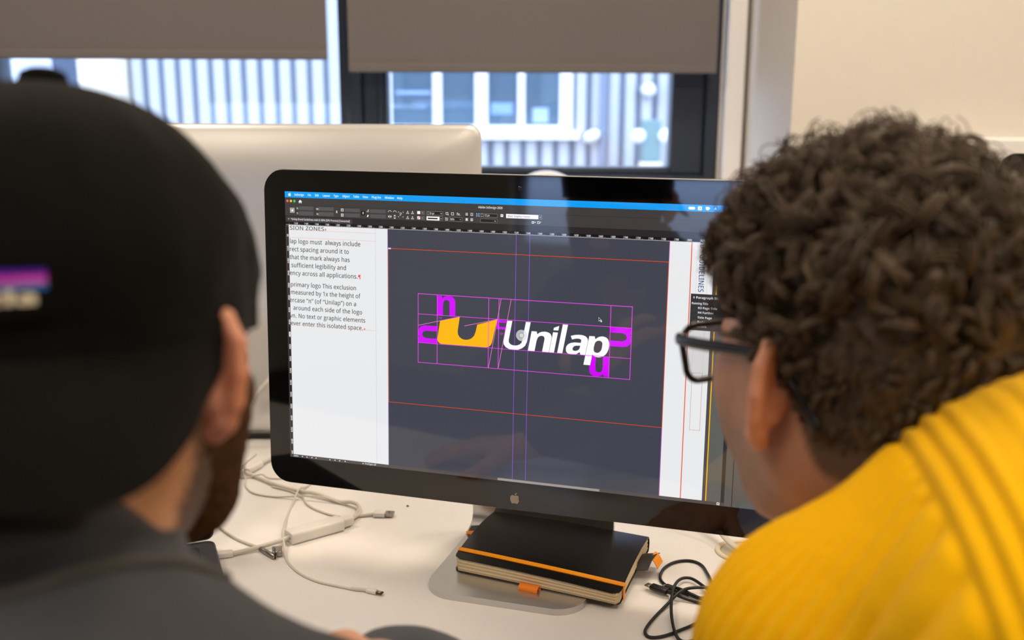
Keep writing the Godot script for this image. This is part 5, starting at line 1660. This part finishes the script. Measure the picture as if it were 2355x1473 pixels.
func baseball_cap(head: Transform3D) -> void:
	# worn back to front: the peak hangs over the neck, towards +z of the head
	var t := thing("baseball_cap", "black baseball cap worn backwards, peak over the neck, printed patch facing back", "cap", head.origin, head.basis)
	var felt := cloth(Color(0.036, 0.034, 0.033), Color(0.052, 0.049, 0.046), 0.4, 10.0, 0.1)
	felt.metallic_specular = 0.2
	var A := 0.0945
	var Bz := 0.112
	var y0 := 0.012
	var H := 0.112
	var crown := func(a: float, s: float, grow: float) -> Vector3:
		# a: angle from the back (+z) round to the wearer's right; s: 0 rim ... 1 top
		var r := pow(maxf(0.0, 1.0 - pow(s, 2.5)), 1.0 / 2.1)
		var front := maxf(cos(a), 0.0)
		r *= 1.0 + 0.03 * sin(PI * minf(s * 1.6, 1.0))
		r += 0.012 * front * sin(PI * s)
		var seam := 0.0022 * exp(-pow(sin(a * 3.0 + PI / 2.0) / 0.05, 2.0)) * (1.0 - s)
		var dent := 0.0035 * noise.get_noise_3d(sin(a) * 2.2, s * 2.0, cos(a) * 2.2)
		return Vector3(sin(a) * (A + grow - seam + dent) * r, y0 + (H + grow) * s - 0.010 * cos(a) * (1.0 - s), cos(a) * (Bz + grow - seam + dent) * r + 0.008)
	var cs := func(u: float, v: float) -> Vector3: return crown.call(TAU * u, sin(v * PI / 2.0 * 0.999), 0.0)
	part("crown", sheet(cs, 96, 40, 0.0018), felt, t)
	var band := func(u: float, v: float) -> Vector3:
		var p: Vector3 = crown.call(TAU * u, 0.0, 0.0012)
		return p + Vector3(0, -0.006 + 0.012 * v, 0)
	part("rim_band", sheet(band, 96, 2, 0.0018), felt, t)
	part("button", lathe([Vector2(0, 0), Vector2(0.0105, 0.0), Vector2(0.0118, 0.0025), Vector2(0.0105, 0.007), Vector2(0.006, 0.0092), Vector2(0, 0.0098)], 20), felt, t, Vector3(0, y0 + H - 0.001, 0.008))
	var edge := smooth([Vector3(0, -0.038, 0.172), Vector3(0.045, -0.044, 0.164), Vector3(0.077, -0.046, 0.134), Vector3(0.086, -0.035, 0.091), Vector3(0.088, -0.018, 0.059), Vector3(0.0925, 0.004, 0.022)], 6)
	var peak := func(u: float, v: float) -> Vector3:
		var a := (u - 0.5) * deg_to_rad(170)
		var p: Vector3 = crown.call(a, 0.0, 0.0)
		var s := absf(u - 0.5) * 2.0 * (edge.size() - 1)
		var q := edge[mini(roundi(s * 4.0) / 4, edge.size() - 2)].lerp(edge[mini(roundi(s * 4.0) / 4 + 1, edge.size() - 1)], s - mini(roundi(s * 4.0) / 4, edge.size() - 2))
		q.x *= signf(u - 0.5)
		return p.lerp(q, v) + Vector3(0, 0.008 * sin(PI * v) * (1.0 - absf(u - 0.5) * 2.0), 0)
	part("peak", sheet(peak, 60, 14, 0.0028), felt, t)
	# printed patch
	var im := Image.create(512, 320, false, Image.FORMAT_RGB8)
	im.fill(Color8(11, 10, 10))
	for y in 110:
		var f := y / 110.0
		var col := Color8(70, 35, 150).lerp(Color8(190, 60, 190), smoothstep(0.15, 0.4, f)).lerp(Color8(205, 80, 175), smoothstep(0.4, 0.55, f)).lerp(Color8(40, 110, 190), smoothstep(0.66, 0.74, f))
		im.fill_rect(Rect2i(16, 35 + y, 470, 1), col)
	fill(im, [PackedVector2Array([Vector2(16, 145), Vector2(16, 90), Vector2(110, 62), Vector2(200, 96), Vector2(290, 78), Vector2(370, 118), Vector2(400, 145)])], Color8(28, 24, 30))
	for k in 14:
		line(im, Vector2(320 + k * 11, 139 - (k % 3) * 6), Vector2(338 + k * 11, 139 - (k % 3) * 6), 2.5, Color8(120, 170, 210))
	for k in 4:
		write(im, "ontla", Vector2(280 + k * 1.5, 226), 104, Color8(228, 218, 192), true, 186)
	var pm := mat(Color.WHITE, 0.9)
	pm.metallic_specular = 0.2
	pm.albedo_texture = ImageTexture.create_from_image(im)
	var patch := func(u: float, v: float) -> Vector3: return crown.call(deg_to_rad(lerpf(-25, 28, u)), lerpf(0.31, 0.13, v), 0.0022)
	part("patch", sheet(patch, 16, 12, 0.0012, true), pm, t)

func person_in_yellow() -> void:
	var head := Transform3D(Basis(Vector3.UP, deg_to_rad(22)) * Basis(Vector3.RIGHT, deg_to_rad(-5)), Vector3(0.222, 1.135, -0.640))
	var inv := head.affine_inverse()
	var t := thing("person", "person in yellow ribbed sweater and glasses leaning in towards the display", "person")
	var skin := Color(0.50, 0.265, 0.165)
	var hair := Color(0.084, 0.057, 0.034)
	var n2 := FastNoiseLite.new()
	n2.frequency = 200.0
	var paint := func(w: Vector3) -> Color:
		var p := inv * w
		var c := skin * (0.93 + 0.12 * noise.get_noise_3dv(w * 40.0))
		var stub := smoothstep(-0.030, -0.06, p.y + 0.3 * p.z) * smoothstep(0.02, -0.01, p.z) * smoothstep(-0.16, -0.12, p.y)
		c = c.lerp(Color(0.16, 0.085, 0.055), stub * (0.45 + 0.35 * n2.get_noise_3dv(w)))
		c = c.lerp(hair, smoothstep(0.004, -0.006, hair_mask(p)) * 0.9)
		var e := (Vector3(absf(p.x), p.y, p.z) - Vector3(0.031, 0.002, -0.0775)).length()
		if e < 0.0132 and p.z < -0.079:
			c = Color(0.75, 0.72, 0.70) if Vector2(absf(p.x) - 0.031, p.y - 0.002).length() > 0.0055 else Color(0.03, 0.02, 0.015)
		c.a = 1.0
		return c
	var neck := [[Vector3(0.238, 1.09, -0.620), Vector3(0.285, 1.05, -0.52), 0.056, 0.062], [Vector3(0.288, 1.055, -0.52), Vector3(0.32, 1.0, -0.44), 0.062, 0.09]]
	var c := Cloud.new()
	nets(c, func(w): return smin(head_sdf(inv * w), bones(w, neck, 0.03), 0.035), Vector3(0.10, 0.95, -0.79), Vector3(0.42, 1.30, -0.40), 0.0042, paint)
	add_ears(c, head, func(w): return Color(0.70, 0.33, 0.20), 0.82)
	var hands := [[Vector3(0.128, 0.772, -0.815), Vector3(-0.15, -0.10, -0.98).normalized(), Vector3(0.115, 0.79, -0.77)], [Vector3(0.345, 0.772, -0.875), Vector3(-0.5, -0.10, -0.85).normalized(), Vector3(0.37, 0.79, -0.85)]]
	for i in 2:
		var h: Array = hands[i]
		var dn := Vector3(0, -1, 0).slide(h[1]).normalized()
		var side: Vector3 = dn.cross(h[1]).normalized()
		var hb := hand_bones(h[0], h[1], dn, -side if i == 0 else side, 0.3)
		hb.append([h[2], h[0], 0.027, 0.023])
		add_bones(c, hb, 0.010, 0.005, func(w): return skin)
	part("body", cloud_mesh(c), skin_material(), t)
	# sweater
	var armA := Vector3(0.180, 0.992, -0.528)
	var armB := Vector3(0.168, 0.83, -0.60)
	var trunk := [[Vector3(0.52, 0.90, -0.10), Vector3(0.38, 0.98, -0.36), 0.165, 0.155], [Vector3(0.262, 1.085, -0.520), Vector3(0.19, 1.005, -0.53), 0.058, 0.066], [Vector3(0.31, 1.10, -0.50), Vector3(0.45, 1.01, -0.54), 0.060, 0.066]]
	var arms := [[armA, armB, 0.067, 0.056], [armB, Vector3(0.122, 0.79, -0.775), 0.054, 0.037], [Vector3(0.455, 0.99, -0.545), Vector3(0.51, 0.83, -0.68), 0.067, 0.056], [Vector3(0.51, 0.83, -0.68), Vector3(0.365, 0.79, -0.855), 0.054, 0.037]]
	var trunk_d := func(p: Vector3) -> float: return smin(bones(p, trunk, 0.05), ell(p, Vector3(0.330, 1.022, -0.440), Vector3(0.165, 0.158, 0.14)), 0.05)
	var sf := func(p: Vector3) -> float:
		return smin(trunk_d.call(p), bones(p, arms, 0.03), 0.045) + 0.003 * noise.get_noise_3dv(p * 7.0)
	var sc := Cloud.new()
	nets(sc, sf, Vector3(0.03, 0.70, -0.92), Vector3(0.74, 1.22, 0.12), 0.0036, null, 1.3)
	var in_view := func(p: Vector3) -> bool: return p.x < 0.42 and p.y > 0.90 and p.z < -0.30
	refine(sc, in_view, sf)
	# ribs run along the sleeve from the neck over the shoulder and down the arm
	var axis := smooth([Vector3(0.262, 1.085, -0.535), Vector3(0.226, 1.062, -0.525), Vector3(0.198, 1.015, -0.520), Vector3(0.185, 0.95, -0.535), armB], 5)
	var refs := []
	var up_ := Vector3(0.3, 0.9, 0.3)
	for i in axis.size():
		var dd := (axis[mini(i + 1, axis.size() - 1)] - axis[maxi(i - 1, 0)]).normalized()
		up_ = up_.slide(dd).normalized()
		refs.append([dd, up_])
	var R1 := Vector3(0.215, 1.127, -0.555)
	var rn := Vector3(0.955, 0.26, 0.146).normalized()
	var ribs := func(p: Vector3) -> float:
		var wave := 0.0
		var gap := (p - R1).dot(rn)
		var keep := smoothstep(0.41, 0.37, p.x) * smoothstep(0.91, 0.94, p.y) * smoothstep(-0.31, -0.33, p.z)
		if keep <= 0.0:
			return 0.0
		var best := 1e9
		var at := 0
		for i in axis.size():
			var dd := p.distance_squared_to(axis[i])
			if dd < best:
				best = dd
				at = i
		var fr: Array = refs[at]
		# blend the frame with the next point so that the ribs do not step
		var along_ := (p - axis[at]).dot(fr[0])
		var nb := clampi(at + (1 if along_ > 0 else -1), 0, axis.size() - 1)
		var f := clampf(absf(along_) / maxf(axis[at].distance_to(axis[nb]), 1e-5), 0.0, 0.5)
		var d0: Vector3 = fr[0].lerp(refs[nb][0], f).normalized()
		var u0: Vector3 = fr[1].lerp(refs[nb][1], f).slide(d0).normalized()
		var q := p - axis[at].lerp(axis[nb], f)
		var ang := atan2(q.dot(d0.cross(u0)), q.dot(u0))
		var side := smoothstep(0.0, -0.008, gap)
		wave += side * 0.0027 * (absf(sin(ang * 21.0)) * 2.0 - 1.2)
		wave += (1.0 - side) * 0.0008 * smoothstep(0.03, 0.045, gap) * (absf(sin(gap * PI / 0.0125)) * 2.0 - 1.0)
		for k in 3:
			wave += 0.0019 * exp(-pow((gap - 0.004 - 0.0105 * k) / 0.0036, 2.0)) - 0.0016 * exp(-pow((gap + 0.0012 - 0.0105 * k) / 0.003, 2.0))
		return wave * keep
	var knit := cloth(Color(0.985, 0.775, 0.0), Color(0.965, 0.725, 0.0), 0.4, 16.0, 0.15)
	knit.metallic_specular = 0.3
	var sweater := part("sweater", cloud_mesh(sc, ribs), knit, t)
	var nc := Vector3(0.268, 1.092, -0.552)
	var na := Vector3(-0.38, 0.60, -0.70).normalized()
	var nx := na.cross(Vector3.UP).normalized()
	var ny := nx.cross(na)
	var collar := func(u: float, v: float) -> Vector3:
		var a := TAU * u
		var r := 0.0745 - 0.004 * v + 0.0011 * absf(sin(a * 34.0)) + 0.012 * (1.0 - v) * (1.0 - v)
		return nc + (nx * cos(a) + ny * sin(a) * 0.98) * r + na * (0.042 * v - 0.026)
	part("collar", sheet(collar, 272, 8, 0.005), knit, sweater)
	# hair
	part("hair", curls(head), hair_material(), t)
	# legs
	var lc := Cloud.new()
	var legs := []
	for s in [-1.0, 1.0]:
		legs.append([Vector3(0.53 + 0.09 * s, 0.86, -0.06), Vector3(0.55 + 0.10 * s, 0.48, -0.02), 0.10, 0.07])
		legs.append([Vector3(0.55 + 0.10 * s, 0.48, -0.02), Vector3(0.55 + 0.10 * s, 0.09, 0.03), 0.068, 0.05])
	legs.append([Vector3(0.45, 0.90, -0.06), Vector3(0.61, 0.90, -0.06), 0.125, 0.125])
	add_bones(lc, legs, 0.05, 0.016)
	part("trousers", cloud_mesh(lc), cloth(Color(0.12, 0.13, 0.17), Color(0.16, 0.17, 0.21), 0.3, 8.0, 0.2), t)
	for s in [-1.0, 1.0]:
		shoe(Vector3(0.55 + 0.10 * s, 0.0, 0.0), mat(Color(0.75, 0.74, 0.72), 0.6), t)
	eyeglasses(head)

func beard_material() -> StandardMaterial3D:
	var m := mat(Color.WHITE, 0.9)
	m.vertex_color_use_as_albedo = true
	m.metallic_specular = 0.25
	return m

func hair_material() -> StandardMaterial3D:
	var m := mat(Color.WHITE, 0.55)
	m.vertex_color_use_as_albedo = true
	return m

# below zero where hair grows, in head coordinates
func hair_mask(p: Vector3) -> float:
	var line_ := 0.058                                   # forehead
	if p.z > -0.075:
		line_ = lerpf(0.058, 0.048, smoothstep(-0.075, -0.045, p.z))
	if p.z > -0.045:
		line_ = lerpf(0.048, 0.022, smoothstep(-0.045, -0.005, p.z))
	if p.z > 0.0:
		line_ = lerpf(0.022, -0.055, smoothstep(0.012, 0.045, p.z))
	if p.z > 0.045:
		line_ = lerpf(-0.055, -0.070, smoothstep(0.045, 0.08, p.z))
	return line_ - p.y

func curls(head: Transform3D) -> ArrayMesh:
	var st := begin()
	var skull := func(p: Vector3) -> float: return ell(p, Vector3(0, 0.028, 0.012), Vector3(0.075, 0.094, 0.096))
	var thick := func(p: Vector3) -> float: return (lerpf(0.004, 0.024, smoothstep(0.0, 0.085, p.y)) + lerpf(0.0, 0.006, smoothstep(0.03, 0.09, p.z))) * (1.0 + 0.55 * noise.get_noise_3dv(p * 24.0 + Vector3(5, 0, 0))) * lerpf(0.6, 1.0, smoothstep(-0.085, -0.02, p.z))
	# the mass under the curls
	var c := Cloud.new()
	var inv := head.affine_inverse()
	nets(c, func(w: Vector3) -> float:
		var p: Vector3 = inv * w
		return smax(skull.call(p) - thick.call(p) * (0.75 + 0.5 * noise.get_noise_3dv(p * 38.0)), hair_mask(p) * 0.8, 0.012),
		head.origin - Vector3.ONE * 0.17, head.origin + Vector3.ONE * 0.18, 0.005, func(w): return Color(0.084, 0.057, 0.034), 1.5)
	var n := normals_of(c)
	st.set_smooth_group(1)
	for i in c.t:
		st.set_color(c.c[i])
		st.add_vertex(c.v[i])
	# locks: a few hairs bundled round one spiral
	var N := 1900
	for i in N:
		var y := 1.0 - 2.0 * (i + 0.5) / N
		var a := i * 2.399963
		var r := sqrt(1.0 - y * y)
		var d := Vector3(cos(a) * r, y, sin(a) * r)
		var s := Vector3(0, 0.028, 0.012) + d * Vector3(0.075, 0.094, 0.096)
		if hair_mask(s) > (0.002 if s.z > 0.0 else -0.014):
			continue
		var nrm := (d / Vector3(0.075, 0.094, 0.096)).normalized()
		var top := smoothstep(0.005, 0.075, s.y)
		var rnd := Vector3(rng.randf_range(-1, 1), rng.randf_range(-1, 1), rng.randf_range(-1, 1))
		var side := rnd.slide(nrm).normalized()
		if top < 0.3:
			side = (Vector3(0, -0.8, 0.5) + rnd * 0.5).slide(nrm).normalized()
		var side2 := nrm.cross(side)
		var tone := rng.randf_range(0.8, 1.35)
		var T: float = thick.call(s)
		var K := 11
		var hr := lerpf(0.003, rng.randf_range(0.006, 0.0135), top)
		var turns := rng.randf_range(0.7, 1.4)
		var len := lerpf(0.012, rng.randf_range(0.012, 0.030), top)
		var ph := rng.randf_range(0, TAU)
		var start := s + nrm * T * rng.randf_range(0.3, 0.85)
		var lie := lerpf(0.2, rng.randf_range(0.1, 0.6), top)
		for h in 6:
			var o := Vector2.from_angle(h * 1.2566 + ph) * lerpf(0.0013, rng.randf_range(0.0016, 0.0042), top) * (0.4 if h == 0 else 1.0)
			var tn := tone * rng.randf_range(0.8, 1.25)
			var pts := PackedVector3Array()
			var rad := PackedFloat32Array()
			for k in K:
				var f := float(k) / (K - 1)
				var ang := ph + f * TAU * turns + o.x * 60.0
				var p := start + (nrm * lie + side * (1.0 - lie)) * len * f + (nrm * sin(ang) + side2 * cos(ang)) * (hr + o.y) + side * o.x
				pts.append(head * p)
				rad.append(0.00098 * (0.5 + 0.5 * sin(PI * minf(0.2 + f, 1.0))))
			add_tube(st, pts, rad, 3, Vector2.ONE, Color(0.088 * tn, 0.060 * tn, 0.036 * tn))
	# stray hairs
	for i in 260:
		var a := rng.randf_range(0, TAU)
		var y := rng.randf_range(0.62, 1.0)
		var d := Vector3(cos(a) * sqrt(1 - y * y), y, sin(a) * sqrt(1 - y * y))
		var s := Vector3(0, 0.028, 0.012) + d * Vector3(0.075, 0.094, 0.096)
		if hair_mask(s) > -0.01: continue
		var nrm := (d / Vector3(0.075, 0.094, 0.096)).normalized()
		var side := Vector3(rng.randf_range(-1, 1), rng.randf_range(-1, 1), rng.randf_range(-1, 1)).slide(nrm).normalized()
		var side2 := nrm.cross(side)
		var pts := PackedVector3Array()
		var rr := rng.randf_range(0.005, 0.011)
		var start := s + nrm * 0.024
		var ph := rng.randf_range(0, TAU)
		for k in 12:
			var f := k / 11.0
			pts.append(head * (start + side * 0.012 * f + nrm * 0.010 * f + (nrm * sin(ph + f * 6.0) + side2 * cos(ph + f * 6.0)) * rr))
		add_tube(st, pts, 0.00035, 4, Vector2.ONE, Color(0.084, 0.057, 0.034))
	return done(st)

func eyeglasses(head: Transform3D) -> void:
	var t := thing("eyeglasses", "black framed eyeglasses worn by the person in yellow", "glasses", head.origin, head.basis)
	var fr := mat(Color(0.030, 0.034, 0.042), 0.25)
	var lensm := mat(Color(0.9, 0.95, 1.0, 0.10), 0.02)
	lensm.transparency = BaseMaterial3D.TRANSPARENCY_ALPHA
	var zf := -0.116
	for s in [-1.0, 1.0]:
		var wrap := Basis(Vector3.UP, -0.12 * s)
		var at := Vector3(0.034 * s, -0.003, zf + 0.004)
		var rim := rrect(0.056, 0.041, 0.012, 6)
		var path := []
		for p in rim:
			path.append(at + wrap * Vector3(p.x * (1.0 + 0.06 * signf(p.y)), p.y + 0.002, 0))
		path.append(path[0])
		part("rim", tube(PackedVector3Array(path), 0.0024, 8), fr, t)
		var inner := rrect(0.054, 0.039, 0.011, 6)
		part("lens", ext(inner, -0.0008, 0.0008), lensm, t, at + Vector3(0, 0.002, 0), wrap)
		var hx: float = 0.0665 * s
		var arm := smooth([Vector3(hx, 0.012, zf + 0.009), Vector3(hx + 0.007 * s, 0.0125, zf + 0.02), Vector3(0.0765 * s, 0.014, -0.06), Vector3(0.0785 * s, 0.017, -0.01), Vector3(0.079 * s, 0.016, 0.014), Vector3(0.0765 * s, 0.002, 0.034), Vector3(0.072 * s, -0.020, 0.052)], 6)
		var temple := part("temple", tube(arm, 0.0030, 8, Vector2(1.35, 0.6)), fr, t)
		part("hinge", box(Vector3(-0.002, -0.003, -0.003), Vector3(0.002, 0.003, 0.003), 0.0008), mats.steel, temple, Vector3(hx - 0.001 * s, 0.012, zf + 0.010))
	part("bridge", tube(smooth([Vector3(-0.0085, 0.006, zf + 0.002), Vector3(0, 0.009, zf - 0.001), Vector3(0.0085, 0.006, zf + 0.002)], 5), 0.0022, 8), fr, t)
